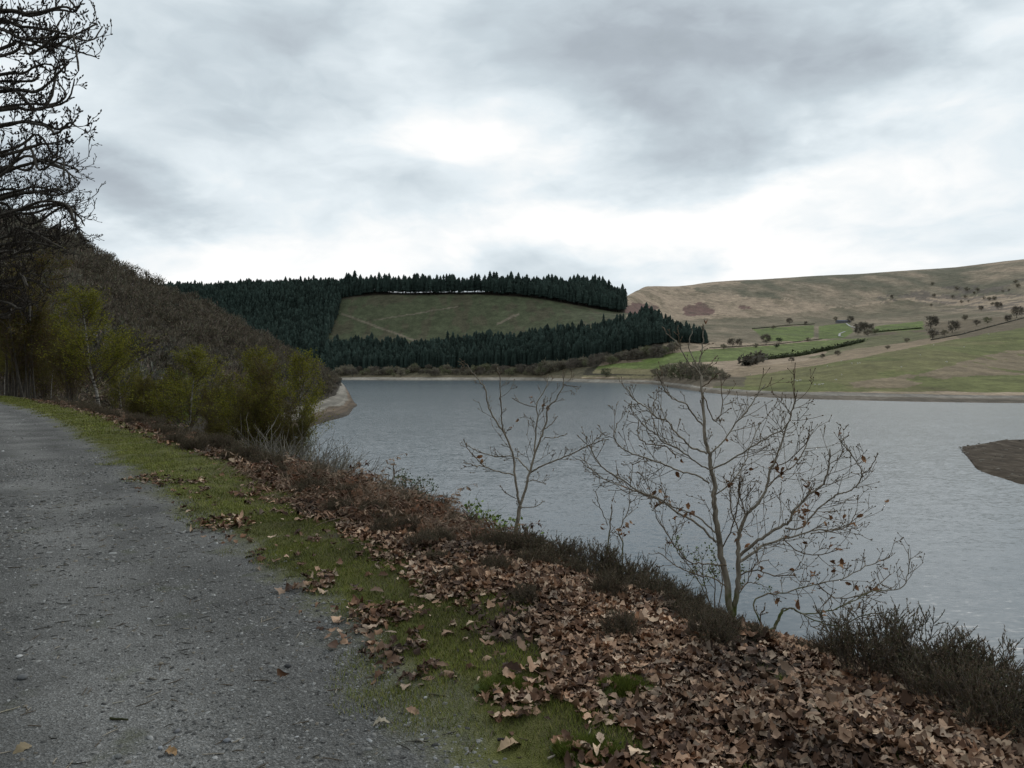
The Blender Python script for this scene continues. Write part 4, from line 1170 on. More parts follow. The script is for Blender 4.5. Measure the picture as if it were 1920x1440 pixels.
S = Sapling(6.6, 3)
m = S.main
m([(1374, 1200), (1368, 1145), (1362, 1089), (1354, 1047), (1348, 1006), (1342, 964), (1338, 933), (1341, 908), (1333, 881), (1330, 851), (1321, 820), (1320, 788), (1317, 742), (1315, 705)], 13.5, 4.2, .0, .1, .12, .16, .3)
m([(1315, 705), (1304, 690), (1294, 684), (1281, 663), (1271, 645), (1252, 626), (1243, 614)], 3.0, 1.2, .1, .0, .1, .06)
m([(1315, 708), (1306, 684), (1294, 660), (1292, 640), (1298, 620)], 2.8, 1.1, .1, .25, .1, .05)
m([(1308, 688), (1316, 660), (1318, 640), (1319, 612)], 2.8, 1.4, .1, .05, .1, .05)
m([(1275, 651), (1272, 630), (1271, 613)], 1.6, 1.2, .05, .05, .1, .04)
m([(1318, 700), (1331, 684), (1344, 668)], 2.2, 1.2, .1, .3, .1, .05); m([(1315, 726), (1331, 715), (1346, 700)], 2.2, 1.3, .1, -.2, .1, .05)
m([(1318, 797), (1300, 776), (1287, 759), (1267, 749), (1250, 738), (1240, 715), (1229, 697)], 3.2, 1.4, .08, -.25, .07, .11)
m([(1326, 851), (1298, 840), (1279, 822), (1262, 805), (1250, 788), (1233, 784), (1221, 772), (1204, 759), (1185, 745), (1175, 726)], 3.8, 1.5, .06, .45, .06, .14)
m([(1233, 815), (1224, 782), (1227, 759), (1235, 726)], 1.7, 1.1, .0, .1, .1, .05)
m([(1329, 880), (1300, 863), (1267, 838), (1242, 828), (1231, 815), (1206, 797)], 3.0, 1.3, .05, -.4, .06, .14)
m([(1267, 859), (1252, 838), (1229, 834), (1204, 828), (1196, 811), (1198, 788)], 2.4, 1.2, .0, .35, .08, .12)
m([(1342, 1016), (1335, 1009), (1307, 980), (1278, 966), (1241, 938), (1207, 924), (1174, 905), (1137, 881), (1118, 862), (1108, 839)], 4.6, 1.3, .02, -.5, .055, .18, .2, .07)
m([(1330, 906), (1310, 893), (1283, 886), (1245, 872), (1207, 857), (1170, 843), (1151, 820), (1156, 796)], 3.6, 1.4, .05, .35, .06, .15, .15, .03)
m([(1344, 1000), (1330, 990), (1302, 966), (1269, 952), (1222, 933), (1174, 914), (1127, 895), (1089, 858)], 3.6, 1.1, .02, .55, .06, .18, .2, .07)
m([(1362, 1060), (1330, 1058), (1288, 1051), (1259, 1013), (1231, 971)], 2.6, 1.2, .0, -.3, .06, .16, .2, .03)
m([(1362, 1100), (1335, 1084), (1297, 1075), (1269, 1061), (1236, 1037)], 2.6, 1.2, .0, .3, .06, .16)
m([(1333, 850), (1345, 838), (1359, 824), (1382, 791), (1406, 763), (1420, 740), (1434, 722)], 3.4, 1.3, .06, .3, .06, .16)
m([(1330, 881), (1363, 867), (1401, 843), (1439, 820), (1472, 801), (1486, 768), (1493, 744)], 3.4, 1.2, .05, -.3, .06, .17)
m([(1318, 742), (1330, 720), (1350, 742), (1352, 715)][:1] + [(1340, 790), (1355, 760), (1352, 715)], 2.2, 1.2, .08, .2, .08, .1)
m([(1339, 930), (1370, 905), (1395, 870), (1410, 830), (1424, 795)], 2.8, 1.2, .05, .4, .06, .18)
m([(1352, 1030), (1372, 990), (1384, 940), (1388, 905)], 2.4, 1.6, .02, -.3, .07, .16)
# right stem
m([(1374, 1160), (1376, 1139), (1383, 1106), (1384, 1068), (1385, 1037), (1385, 1006), (1392, 983), (1400, 964), (1417, 948), (1435, 922), (1444, 881), (1458, 853), (1472, 810), (1481, 782), (1491, 750)], 11, 1.6, .02, -.1, .06, .18, .35, .05)
m([(1491, 758), (1490, 725), (1491, 683)], 1.4, 1.0, -.1, -.1, .1, .03)
m([(1385, 1044), (1406, 1025), (1433, 1006), (1458, 989), (1479, 979), (1490, 956), (1517, 927), (1542, 910), (1550, 894), (1555, 867), (1556, 844)], 6.2, 1.8, .0, -.45, .055, .19, .15, .10)
m([(1386, 1053), (1410, 1039), (1433, 1022), (1469, 1010), (1500, 1002), (1530, 994), (1560, 993), (1592, 984)], 5.8, 1.4, .0, .45, .055, .19, .15, .09)
m([(1472, 990), (1502, 990), (1530, 958), (1557, 935), (1573, 925), (1594, 921), (1611, 904), (1616, 890), (1611, 873), (1596, 850), (1575, 825)], 3.4, 1.3, .1, -.2, .08, .15, .1, .04)
m([(1616, 890), (1632, 877), (1645, 853)], 1.6, 1.1, -.2, -.2, .1, .06)
m([(1520, 1000), (1573, 992), (1590, 985), (1600, 971), (1606, 958)], 2.2, 1.1, .3, .4, .06, .13, .1, .08)
m([(1388, 1000), (1372, 960), (1368, 915), (1376, 880)], 2.6, 1.4, .0, .3, .06, .16); m([(1398, 968), (1388, 930), (1386, 896)], 2.4, 1.5, 0, -.25, .06, .14)
m([(1437, 915), (1462, 890), (1490, 872), (1510, 840), (1518, 815)], 2.6, 1.2, -.05, .3, .06, .18, .1, .04)
m([(1446, 880), (1480, 862), (1508, 835), (1514, 822)], 2.0, 1.1, -.05, -.4, .07, .15)
m([(1470, 1012), (1500, 1035), (1540, 1040), (1572, 1030)], 2.2, 1.1, .2, .1, .06, .16, .1, .08)
m([(1384, 1080), (1420, 1068), (1450, 1078), (1490, 1078)], 2.6, 1.1, .0, -.3, .06, .15, .1, .07)
m([(1383, 1110), (1402, 1090), (1415, 1060), (1440, 1050)], 2.2, 1.1, .0, .3, .07, .13, .1, .05)
S.leaves([(1296, 970, 5), (1285, 950, 4), (1388, 1010, 4), (1510, 955, 6), (1508, 985, 5), (1505, 965, 5), (1450, 880, 5), (1465, 890, 4), (1515, 915, 5), (1540, 970, 2), (1550, 995, 2), (1270, 868, 1), (1360, 905, 2),
          (1176, 905, 2), (1262, 960, 2), (1225, 925, 3), (1245, 935, 3), (1425, 1073, 3), (1484, 1078, 2), (1525, 1085, 3), (1575, 1030, 3), (1400, 880, 2), (1360, 830, 1), (1322, 612, 1)])
S.build('oak_sapling', 'larger forked oak sapling on the bank edge with rusty dead leaves among its bare twigs', 'sapling')

S = Sapling(6.3, 9); m = S.main
m([(1424, 1215), (1430, 1193), (1448, 1180), (1458, 1165), (1467, 1143)], 7.5, 5.0, .0, .0, .2, .1, .5)
m([(1467, 1146), (1486, 1141), (1505, 1150), (1552, 1146), (1600, 1127), (1637, 1108), (1689, 1103), (1703, 1070), (1703, 1032)], 3.0, 1.2, 0, .5, .06, .14, .1, .05)
m([(1466, 1143), (1486, 1141), (1529, 1164), (1576, 1174), (1614, 1155), (1650, 1150)], 2.8, 1.2, 0, -.3, .06, .13, .1, .04)
m([(1430, 1175), (1412, 1131), (1437, 1114), (1469, 1112), (1500, 1103), (1533, 1094), (1581, 1084), (1628, 1060), (1666, 1046)], 3.2, 1.2, .0, .3, .055, .14, .15, .08)
m([(1533, 1094), (1565, 1120), (1620, 1115), (1668, 1078)], 2.2, 1.1, .1, .5, .06, .13, .1, .07)
m([(1430, 1180), (1425, 1160), (1433, 1140)], 2.4, 1.5, .0, .0, .08, .08)
S.leaves([(1580, 1060, 4), (1560, 1062, 2), (1525, 1080, 3), (1640, 1110, 2), (1655, 1050, 3), (1600, 1100, 2), (1500, 1140, 2), (1545, 1150, 2), (1530, 1100, 2)])
S.build('leaning_sapling', 'low broken sapling leaning out over the water beside the larger oak sapling', 'sapling')

S = Sapling(8.3, 4); m = S.main
m([(962, 1052), (962, 1034), (967, 996), (973, 958), (975, 948)], 8.2, 6.5, 0, 0, .3, .1, .5)
m([(975, 950), (970, 929), (965, 888), (961, 849), (945, 811), (929, 789), (916, 760), (909, 728), (897, 712), (884, 696), (877, 685)], 5.0, 1.0, 0, .1, .10, .13, .2)
m([(947, 815), (942, 795), (940, 779), (938, 737), (937, 705), (932, 689)], 3.2, 1.0, .05, -.1, .09, .11)
m([(975, 948), (986, 916), (994, 884), (1002, 856), (1015, 820), (1024, 792), (1028, 766), (1044, 747), (1056, 721), (1055, 702)], 5.4, 1.2, 0, -.1, .10, .13, .2)
m([(1003, 852), (1004, 817), (1008, 779), (1007, 757), (1024, 725), (1028, 705)], 3.2, 1.0, 0, .2, .08, .11)
m([(994, 886), (1012, 875), (1044, 862), (1076, 849), (1101, 836), (1114, 830), (1139, 824)], 3.4, 1.0, 0, -.3, .09, .10); m([(1112, 831), (1124, 818), (1135, 811)], 1.5, 1.0, -.28, -.2, .1, .05)
m([(963, 891), (932, 884), (909, 875), (890, 872), (871, 868)], 2.8, 1.0, 0, -.3, .09, .09); m([(909, 876), (890, 856), (876, 840), (870, 825)], 1.8, 1.0, -.2, -.3, .1, .06)
m([(993, 884), (978, 868), (961, 856), (932, 856), (900, 848), (874, 833)], 2.8, 1.0, 0, .3, .09, .09)
m([(962, 747), (986, 760), (1005, 763)][::-1], 1.6, 1.0, .1, .0, .1, .06); m([(1056, 721), (1068, 724), (1082, 725)], 1.5, 1.0, -.1, -.1, .1, .05)
m([(1022, 820), (1044, 820), (1061, 814)], 1.6, 1.0, -.1, .1, .1, .06); m([(978, 951), (1002, 950), (1020, 940)], 1.6, 1.0, 0, .2, .1, .06); m([(1022, 804), (1034, 795), (1044, 782)], 1.6, 1.0, 0, .1, .1, .05)
m([(984, 905), (1000, 900), (1022, 908)], 1.5, 1.0, 0, .3, .08, .08); m([(968, 935), (950, 925), (938, 912)], 1.4, 1.0, 0, -.3, .1, .06)
S.leaves([(998, 749, 3), (1029, 764, 3), (965, 790, 2), (1018, 812, 2), (897, 850, 2), (878, 868, 1), (1028, 878, 1)])
S.build('young_oak', 'slender forked sapling in the middle of the bank, pale trunk and nearly leafless', 'sapling')

S = Sapling(7.4, 12); m = S.main
m([(1136, 1075), (1138, 1038), (1143, 999), (1147, 948)], 3.4, 1.6, 0, 0, .09, .08)
m([(1167, 1075), (1167, 1038), (1167, 1018), (1160, 996), (1168, 980), (1178, 958), (1181, 920), (1186, 872)], 3.0, 1.0, .1, .1, .08, .10)
m([(1139, 985), (1127, 955), (1117, 923)], 1.6, 1.0, 0, -.1, .1, .07)
S.leaves([(1165, 998, 5), (1177, 988, 4), (1133, 990, 2), (1170, 1006, 2)])
S.build('small_sapling', 'small thin sapling with a clump of dead leaves between the two oak saplings', 'sapling', .06)

S = Sapling(10.5, 13); m = S.main
m([(722, 962), (725, 942), (732, 915), (739, 890), (739, 880)], 2.8, 1.4, 0, 0, .2, .06)
m([(738, 890), (737, 878), (739, 868)], 1.8, 1.2, 0, 0, .3, .04); m([(738, 892), (744, 884), (752, 881)], 1.8, 1.4, 0, .05, .3, .04); m([(713, 950), (716, 930), (717, 912)], 1.8, 1.0, .1, .1, .3, .03)
S.leaves([(735, 915, 3)])
S.build('forked_sapling', 'single dark forked stem sticking up above the bracken left of the leafy twigs', 'sapling', .06)


def leafy(d0, seed, stems, name, label, green=((.16, .24, .045), (.13, .20, .04), (.20, .27, .07)), size=.016, n=26):
    S = Sapling(d0, seed)
    for pts in stems: S.main(pts, 2.2, 1.0, 0, S.rng.normal(0, .12), .07, .10, .3)
    base = P(*stems[0][0], d0); e = empty(name, base)
    S.tw.V = [v - base for v in S.tw.V]; S.tw.build('stem', M['twig'], e, False, False)
    lf = Geo(); t = np.array([p for p, _ in S.tips]) - base; leaf_specks(lf, S.rng, t, size, green, 5); lf.build('foliage', M['leafcol'], e)
    return tag(e, label, 'shrub')
leafy(9.6, 21, [[(745, 965), (764, 934), (775, 915), (789, 899)], [(755, 960), (762, 930), (760, 898)], [(757, 950), (752, 920), (749, 905)], [(770, 955), (790, 930), (800, 922)], [(760, 950), (780, 935), (795, 928)]], 'leafing_shrub',
      'wispy shrub with tiny grey-green leaves behind the dead bracken', ((.07, .10, .045), (.09, .12, .05)), .014)
leafy(8.4, 22, [[(905, 1040), (898, 1000), (893, 963)], [(910, 1040), (915, 1000), (925, 972)], [(915, 1040), (938, 1000), (948, 985)], [(900, 1040), (880, 1000), (872, 985)], [(915, 1040), (920, 990), (905, 968)], [(930, 1040), (955, 1010), (968, 1020)], [(940, 1045), (985, 1020), (1000, 1022)]],
      'leafing_bush', 'bush with fresh bright green leaves at the foot of the slender middle sapling', size=.022)
leafy(6.9, 23, [[(1335, 1150), (1322, 1100), (1316, 1050)], [(1340, 1150), (1340, 1090), (1330, 1060)], [(1335, 1140), (1305, 1080), (1270, 1035)], [(1345, 1150), (1355, 1090), (1348, 1062)], [(1365, 1150), (1400, 1095), (1425, 1095)]],
      'leafing_twigs', 'sparse twigs with pale green buds around the foot of the larger oak sapling', ((.14, .18, .04), (.11, .15, .035)), .011)

# ------------------------------------------------------------------ heather and dead bracken
def heather(rng, n, H, Rr, fol, leggy=0.0, name='heather_bush'):
    e = empty(name); st, fo = Geo(), Geo()
    for k in range(n):
        a = rng.uniform(0, 6.28); r0 = Rr * .35 * rng.uniform(0, 1); lean = rng.uniform(.1, 1.0)
        b = np.array([math.cos(a) * r0, math.sin(a) * r0, -.05])
        p, d = limb(rng, b, (math.cos(a) * lean * Rr / H, math.sin(a) * lean * Rr / H, 1), H * rng.uniform(.55, 1.05), 5, .16, .04)
        cc = np.array((.14, .115, .092)) * rng.uniform(.6, 1.5)
        st.tube(p, np.linspace(.0042, .002, 6), 3, cc, False)
        for j in range(int(10 - 3 * leggy)):
            f = rng.uniform(.35 + .3 * leggy, 1.0); q = np.array([np.interp(f * 5, np.arange(6), p[:, m_]) for m_ in range(3)])
            t, td = limb(rng, q, side_dir(rng, d, .6), rng.uniform(.05, .13), 3, .2, .15)
            st.tube(t, np.linspace(.0022, .0012, 4), 3, cc * .8, False)
            m_ = int(fol); u = rng.uniform(.1, 1, m_); c = np.stack([np.interp(u * 3, np.arange(4), t[:, i]) for i in range(3)], 1)
            dd = td + rng.normal(0, .45, (m_, 3)); dd /= np.linalg.norm(dd, axis=1, keepdims=True); sw = np.cross(dd, rng.normal(0, 1, (m_, 3))); sw /= np.linalg.norm(sw, axis=1, keepdims=True)
            L = rng.uniform(.010, .024, (m_, 1)); V = np.stack([c - sw * .003, c + sw * .003, c + dd * L], 1).reshape(-1, 3)
            pal = np.array(((.12, .10, .052), (.155, .105, .068), (.095, .10, .046), (.19, .13, .085)))[rng.integers(0, 4, m_)] * rng.uniform(.7, 1.3, (m_, 1))
            fo.add(V, np.arange(3 * m_).reshape(-1, 3), None, np.repeat(pal, 3, 0))
    st.build('stem', M['softcol'], e); fo.build('foliage', M['leafcol'], e); return e


def bracken(rng, n, H, Rr, name='bracken_clump'):
    e = empty(name); st, fo = Geo(), Geo()
    for k in range(n):
        a = rng.uniform(0, 6.28); b = np.array([rng.normal(0, Rr * .4), rng.normal(0, Rr * .4), 0])
        L = rng.uniform(.3, .75) * H / .4; p = [b]; el = rng.uniform(.3, 1.3); d = np.array([math.cos(a) * math.cos(el), math.sin(a) * math.cos(el), math.sin(el)])
        for j in range(7): d = unit(d + np.array([0, 0, -.30]) + rng.normal(0, .12, 3)); q = p[-1] + d * L / 7; q[2] = max(q[2], .01 + rng.uniform(0, .03)); p.append(q)
        p = np.array(p); c0 = np.array(((.19, .085, .042), (.23, .125, .07), (.12, .058, .032), (.30, .20, .13)))[rng.integers(0, 4)] * rng.uniform(.6, 1.15)
        st.tube(p, np.linspace(.0032, .0012, 8), 3, c0 * 1.1, False)
        for j in range(2, 8):
            for sg_ in (-1, 1):
                for h_ in range(2):
                    t = unit(p[j] - p[j - 1]); s_ = unit(np.cross(t, (0, 0, 1)) + rng.normal(0, .35, 3)) * sg_; ln = .15 * (1.1 - j / 9) * rng.uniform(.5, 1.2)
                    b0 = p[j] - t * rng.uniform(0, L / 7); tip = b0 + s_ * ln + t * ln * .3 + (0, 0, -ln * rng.uniform(.1, .7)); mid = (b0 + tip) / 2; wv = t * .010 + rng.normal(0, .006, 3)
                    fo.add([b0, mid + wv, tip, mid - wv], None, [(0, 1, 2, 3)], c0 * rng.uniform(.7, 1.2))
    for k in range(n):
        b = rng.normal(0, Rr * .5, 3) * (1, 1, 0) + (0, 0, .03); t, _ = limb(rng, b, (rng.normal(), rng.normal(), rng.uniform(0, .8)), rng.uniform(.2, .5), 4, .2, 0)
        st.tube(t, np.linspace(.003, .0015, 5), 3, np.array((.30, .22, .15)) * rng.uniform(.5, 1.1), False)
    merged(st, fo).build('fronds', M['leafcol'], e); return e


rng = np.random.default_rng(23)
HP = [heather(rng, 120, .34, .42, 18), heather(rng, 135, .30, .50, 18), heather(rng, 100, .42, .40, 17, .5), heather(rng, 80, .50, .44, 17, .8)]; HU = [False] * 4
BRK = [bracken(rng, 90, .34, .5), bracken(rng, 110, .28, .6)]; BU = [False] * 2
def proto(L, U, k):
    o = L[k] if not U[k] else copy_tree(L[k]); U[k] = True; return o
def sn(s_, n_):
    b = (s_ - 22) ** 2 / 400.0 if s_ > 22 else 0.0
    x = PU[0] * s_ + PN[0] * (n_ - b); y = PU[1] * s_ + PN[1] * (n_ - b); return x, y
def plant(L, U, k, px_, d, sc, label, cat, group=None):
    o = proto(L, U, k); p = P(px_, HZ, d); o.location = (p[0], p[1], float(Hn(p[0], p[1])) - .02); o.rotation_euler = (0, 0, rng.uniform(0, 6.28)); o.scale = (sc, sc, sc * rng.uniform(.9, 1.1)); tag(o, label, cat, group)
H_ = lambda *a: plant(HP, HU, *a)
B_ = lambda *a: plant(BRK, BU, *a)
# right-hand foreground row
H_(3, 1640, 4.05, 0.78, 'leggy grey-stemmed heather right of the leaning sapling, first of the front row', 'heather')
H_(3, 1730, 4.0, 0.92, 'tallest leggy heather of the front right row, a spiky stem standing above it', 'heather')
H_(2, 1815, 3.85, 0.82, 'dense brownish heather in the front right row behind a curled rusty leaf', 'heather')
H_(3, 1900, 3.7, 0.8, 'dark heather at the right edge of the picture above the water', 'heather')
H_(2, 1870, 3.35, .7, 'dark heather in the bottom right corner area among leaves', 'heather')
H_(2, 1560, 4.5, 0.42, 'thin see-through heather just right of the gap in the bank plants', 'heather')
H_(2, 1515, 4.6, 0.3, 'small sparse heather tuft at the left end of the front right row', 'heather')
H_(3, 1780, 3.6, .65, 'low stemmy heather sprawling over leaves in front of the right row', 'heather')
H_(2, 1690, 4.55, .7, 'small heather behind the tallest leggy one, nearer the water', 'heather')
# around the big sapling
H_(1, 1400, 4.95, 0.36, 'dark rounded heather at the right of the larger sapling foot', 'heather')
H_(0, 1345, 5.1, 0.46, 'dark heather hugging the foot of the larger oak sapling', 'heather')
H_(1, 1290, 5.4, 0.56, 'brown heather just left of the larger sapling foot', 'heather')
H_(1, 1235, 5.8, 0.75, 'brown heather midway between the small sapling and the larger sapling', 'heather')
H_(0, 1420, 4.72, 0.36, 'dark heather tumbling over the edge below the larger sapling', 'heather')
H_(2, 1300, 4.9, .45, 'small grey heather with bare pale twigs among leaves below the larger sapling', 'heather')
H_(2, 1360, 4.7, .4, 'thin twiggy heather sprig between leaf litter and the dark heather edge', 'heather')
H_(0, 1175, 6.3, .95, 'dark green heather tuft at the foot of the small thin sapling', 'heather')
H_(2, 1120, 6.6, .85, 'dark spiky heather left of the small thin sapling', 'heather')
H_(1, 1030, 6.9, .95, 'broad brown heather right of the middle sapling foot', 'heather')
H_(0, 975, 7.0, .85, 'dark heather directly in front of the middle sapling trunk', 'heather')
H_(1, 925, 6.9, .75, 'brown heather left of the middle sapling trunk', 'heather')
H_(1, 1075, 6.3, .55, 'low heather among leaves right of the broad brown one', 'heather')
# left crest
H_(0, 855, 8.1, .9, 'brown heather on the crest left of the bright green bush', 'heather')
H_(1, 800, 8.8, 1.0, 'long low heather on the crest below the wispy shrub', 'heather')
H_(1, 745, 9.6, 1.1, 'dark brown heather on the crest under the single forked stem', 'heather')
H_(0, 690, 10.4, 1.15, 'dark heather on the crest behind the bracken mound', 'heather')
H_(1, 640, 10.9, 1.15, 'highest brown heather hump at the left end of the crest', 'heather')
H_(1, 585, 11.6, 1.0, 'dark heather where the crest meets the grey shrubs', 'heather')
H_(0, 700, 8.2, .6, 'dark greenish heather patch in the middle of the leaf slope', 'heather')
H_(0, 790, 6.6, .5, 'small green-brown heather patch among leaves in the centre', 'heather')
H_(2, 760, 7.4, .55, 'small dark heather patch right of the middle of the leaf slope', 'heather')
H_(0, 850, 5.6, .3, 'tiny heather sprig among leaves below the central patch', 'heather')
B_(0, 650, 9.8, 1.0, 'reddish dead bracken mound at the left top of the leaf slope', 'bracken')
B_(1, 720, 9.2, 1.0, 'collapsed bracken with pale bent stalks right of the reddish mound', 'bracken')
B_(0, 590, 10.6, .9, 'dead bracken left of the reddish mound near the grass', 'bracken')
B_(1, 790, 8.1, .85, 'brown bracken in the middle of the crest', 'bracken')
B_(0, 850, 7.6, .85, 'brown bracken with fallen stalks left of the bright green bush', 'bracken')
B_(1, 900, 7.5, .75, 'pale brown bracken below the bright green bush', 'bracken')
B_(0, 540, 11.5, .8, 'dark bracken at the corner where the grass ends', 'bracken')
B_(0, 620, 9.0, .85, 'rusty bracken heap in front of the reddish mound, nearest the grass', 'bracken')
B_(1, 760, 8.4, .9, 'tangled brown bracken between the crest heather and the leaf slope', 'bracken')
B_(0, 700, 9.6, 1.1, 'upright rusty bracken stalks below the crest left of the forked stem', 'bracken')
B_(1, 830, 7.3, .8, 'bracken with pale stems above the central leaf slope', 'bracken')
B_(1, 680, 8.6, .7, 'flattened bracken in the leaves left of the central heather patch', 'bracken')
for s_, n_, k, sc in ((4.1, 2.95, 2, .35), (3.3, 3.05, 2, .42), (4.8, 3.2, 0, .45), (5.4, 3.0, 1, .40), (6.0, 3.35, 0, .55), (6.6, 3.1, 2, .45), (7.2, 3.5, 1, .7), (7.9, 3.2, 0, .6), (8.6, 3.55, 1, .8), (9.3, 3.4, 0, .75), (5.0, 3.7, 1, .6), (4.0, 3.6, 2, .5), (3.0, 3.5, 2, .5), (10.2, 3.6, 1, .9), (11.0, 3.5, 0, .85)):
    x, y = sn(s_, n_); H_(k, CX + F * x / y, y, sc, 'low heather sprig growing up through the leaf litter on the bank', 'heather', 'heather in the leaf litter')
for s_, n_, k, sc in ((6.8, 3.7, 0, .8), (7.6, 3.9, 1, .9), (8.3, 4.0, 0, .95), (9.0, 3.9, 1, 1.0), (9.8, 4.0, 0, 1.05), (10.6, 3.9, 1, 1.05), (11.4, 3.8, 0, 1.0), (8.8, 3.3, 1, .75), (7.4, 3.3, 0, .7), (9.9, 3.4, 0, .9), (8.0, 3.65, 1, 1.1), (9.3, 3.75, 0, 1.25), (10.3, 3.7, 1, 1.3), (11.0, 3.6, 0, 1.2), (7.2, 3.6, 0, .95), (6.4, 3.5, 1, .75)):
    x, y = sn(s_, n_); B_(k, CX + F * x / y, y, sc, 'tangle of rusty dead bracken on the upper part of the leafy bank', 'bracken', 'bracken on the upper bank')
ks = 0
for s_ in np.arange(12.5, 46, 1.15):
    x, y = sn(s_, 3.35 + rng.normal(0, .15) + .012 * s_); px_ = CX + F * x / y
    if ks % 3 == 2: B_(ks % 2, px_, y, rng.uniform(.6, .95), 'dead brown bracken along the outer edge of the grass verge below the birches', 'bracken', 'bracken along the verge')
    else: H_(ks % 2, px_, y, rng.uniform(.7, 1.1), 'low dark heather along the outer edge of the grass verge below the birches', 'heather', 'heather along the verge')
    ks += 1
for s_ in np.arange(13, 40, 1.5):
    x, y = sn(s_, 4.5 + rng.normal(0, .3)); px_ = CX + F * x / y
    H_(ks % 2, px_, y, rng.uniform(.9, 1.4), 'dark heather on the slope at the feet of the birches', 'heather', 'heather under the birches'); ks += 1

# ------------------------------------------------------------------ leaf litter, moss and grass, gravel
def region(rng, n, s0, s1, n0, n1, power=1.0):
    s_ = s0 + (s1 - s0) * rng.uniform(0, 1, n) ** power; n_ = rng.uniform(n0, n1, n)
    b = np.where(s_ > 22, (s_ - 22) ** 2 / 400.0, 0); x = PU[0] * s_ + PN[0] * (n_ - b); y = PU[1] * s_ + PN[1] * (n_ - b)
    qx_, qy_ = proj(x, np.maximum(y, .3), x * 0 - .2); k = (y > 1.2) & (qx_ > -150) & (qx_ < 2080) & (qy_ < 1600)
    return x[k], y[k], s_[k], n_[k]


rng = np.random.default_rng(29)
tv, tf = leaf_template(12, 3.4); tv2, tf2 = leaf_template(8, 2.6)
def litter(name, n, s0, s1, n0, n1, size, stack, tilt, dens, temp, power=1.0):
    x, y, s_, n_ = region(rng, n, s0, s1, n0, n1, power)
    k = rng.uniform(0, 1, len(x)) < dens(s_, n_, x, y); x, y = x[k], y[k]
    z = Hn(x, y) + rng.uniform(.004, stack, len(x)); m_ = len(x)
    c = DEAD[rng.integers(0, len(DEAD), m_)] * rng.uniform(.4, 1.2, (m_, 1)) * np.clip(.92 + 1.5 * fbm(x * 1.7, y * 1.7, 3, 97), .45, 1.35)[:, None]
    V, Q, C = stamp(temp[0], temp[1], np.stack([x, y, z], 1), rot_rand(m_, rng, tilt), size * (.4 + 1.3 * rng.uniform(0, 1, m_) ** 1.4)[:, None] * np.stack([np.ones(m_), rng.uniform(.65, 1.3, m_), np.ones(m_)], 1), c, curl(rng, m_, 1.25))
    return V, Q, C
def dnear(s_, n_, x, y):
    e = 2.45 + .28 * fbm(x * 1.6, y * 1.6, 3, 41) * 2 + np.clip((s_ - 6) * .16, 0, .7) - np.clip((3.7 - s_) * .26, 0, .42)
    core = np.clip((n_ - e) / .22, 0, 1); patch = (fbm(x * 2.8, y * 2.8, 3, 55) > np.where(s_ < 6, .10, .14))
    return np.where(n_ > 1.6, np.maximum(core, np.where(patch, .26, .014) * np.clip((n_ - 1.6) / .4, 0, 1)), 0) * np.clip((5.4 - n_) / .8, .0, 1) * np.where((s_ > 6.2) & (n_ > 3.35), np.clip(.30 + 3.5 * fbm(x * 1.1, y * 1.1, 3, 91), .04, .8), np.clip(.72 + 3.6 * fbm(x * 2.2, y * 2.2, 3, 93), .12, 1))
parts_ = [litter('a', 80000, 1.2, 7, 1.5, 5.4, .062, .042, .30, dnear, (tv, tf)), litter('b', 34000, 7, 12.5, 1.6, 5.4, .074, .04, .28, dnear, (tv2, tf2)),
          litter('c', 5200, 12.5, 45, 2.7, 4.6, .10, .05, .4, lambda s_, n_, x, y: np.clip((n_ - 2.9 - .5 * fbm(x, y, 3, 4)) / .4, 0, 1) * .8, (tv2, tf2))]
Vs, Qs, Cs, o_ = [], [], [], 0
for V, Q, C in parts_: Vs.append(V); Qs.append(Q + o_); Cs.append(C); o_ += len(V)
tag(mesh('leaf_litter', np.vstack(Vs), np.vstack(Qs), M['leafcol'], col=np.vstack(Cs)), kind='stuff')

# grass and moss
g = Geo()
def blades(n, s0, s1, n0, n1, L, wd, power, dens, lean=.7, dim=1.0):
    x, y, s_, n_ = region(rng, n, s0, s1, n0, n1, power); k = rng.uniform(0, 1, len(x)) < dens(s_, n_, x, y); x, y = x[k], y[k]; m_ = len(x)
    p = np.stack([x, y, Hn(x, y) - .003], 1); a = rng.uniform(0, 6.28, m_); d = np.stack([np.cos(a) * lean, np.sin(a) * lean, np.ones(m_)], 1) * (L * rng.uniform(.4, 1.3, m_))[:, None]
    s2 = np.stack([-np.sin(a), np.cos(a), a * 0], 1) * wd
    V = np.stack([p - s2, p + s2, p + d], 1).reshape(-1, 3)
    c = np.array(((.165, .185, .024), (.12, .15, .020), (.23, .22, .04), (.30, .26, .09)))[rng.choice(4, m_, p=[.4, .3, .2, .1])] * rng.uniform(.65, 1.3, (m_, 1)) * dim * (1 + 1.1 * fbm(x * 2.5, y * 2.5, 3, 69))[:, None]
    g.add(V, np.arange(3 * m_).reshape(-1, 3), None, np.repeat(c, 3, 0))
dv = lambda s_, n_, x, y: np.clip((n_ + np.clip((5.0 - s_) * .136, 0, .38) - 1.78 - 1.1 * fbm(x * 2.2, y * 2.2, 4, 61)) / .25, 0, 1) * np.clip(.75 + 2.2 * fbm(x * 2, y * 2, 3, 67), .08, 1) * np.clip((3.5 - n_) / .4, 0, 1)
blades(280000, 1.2, 8, 1.25, 3.5, .026, .0019, 1.0, dv, .7, .85)
blades(90000, 8, 20, 1.55, 3.6, .032, .003, 1.2, dv)
blades(60000, 20, 52, 1.5, 3.8, .05, .007, 1.0, dv)
blades(5000, 2, 20, -1.5, 1.8, .010, .0014, 1.0, lambda s_, n_, x, y: (fbm(x * 1.4, y * 1.4, 3, 71) > .13) * .7)
tag(g.build('grass', M['leafcol']), kind='stuff')

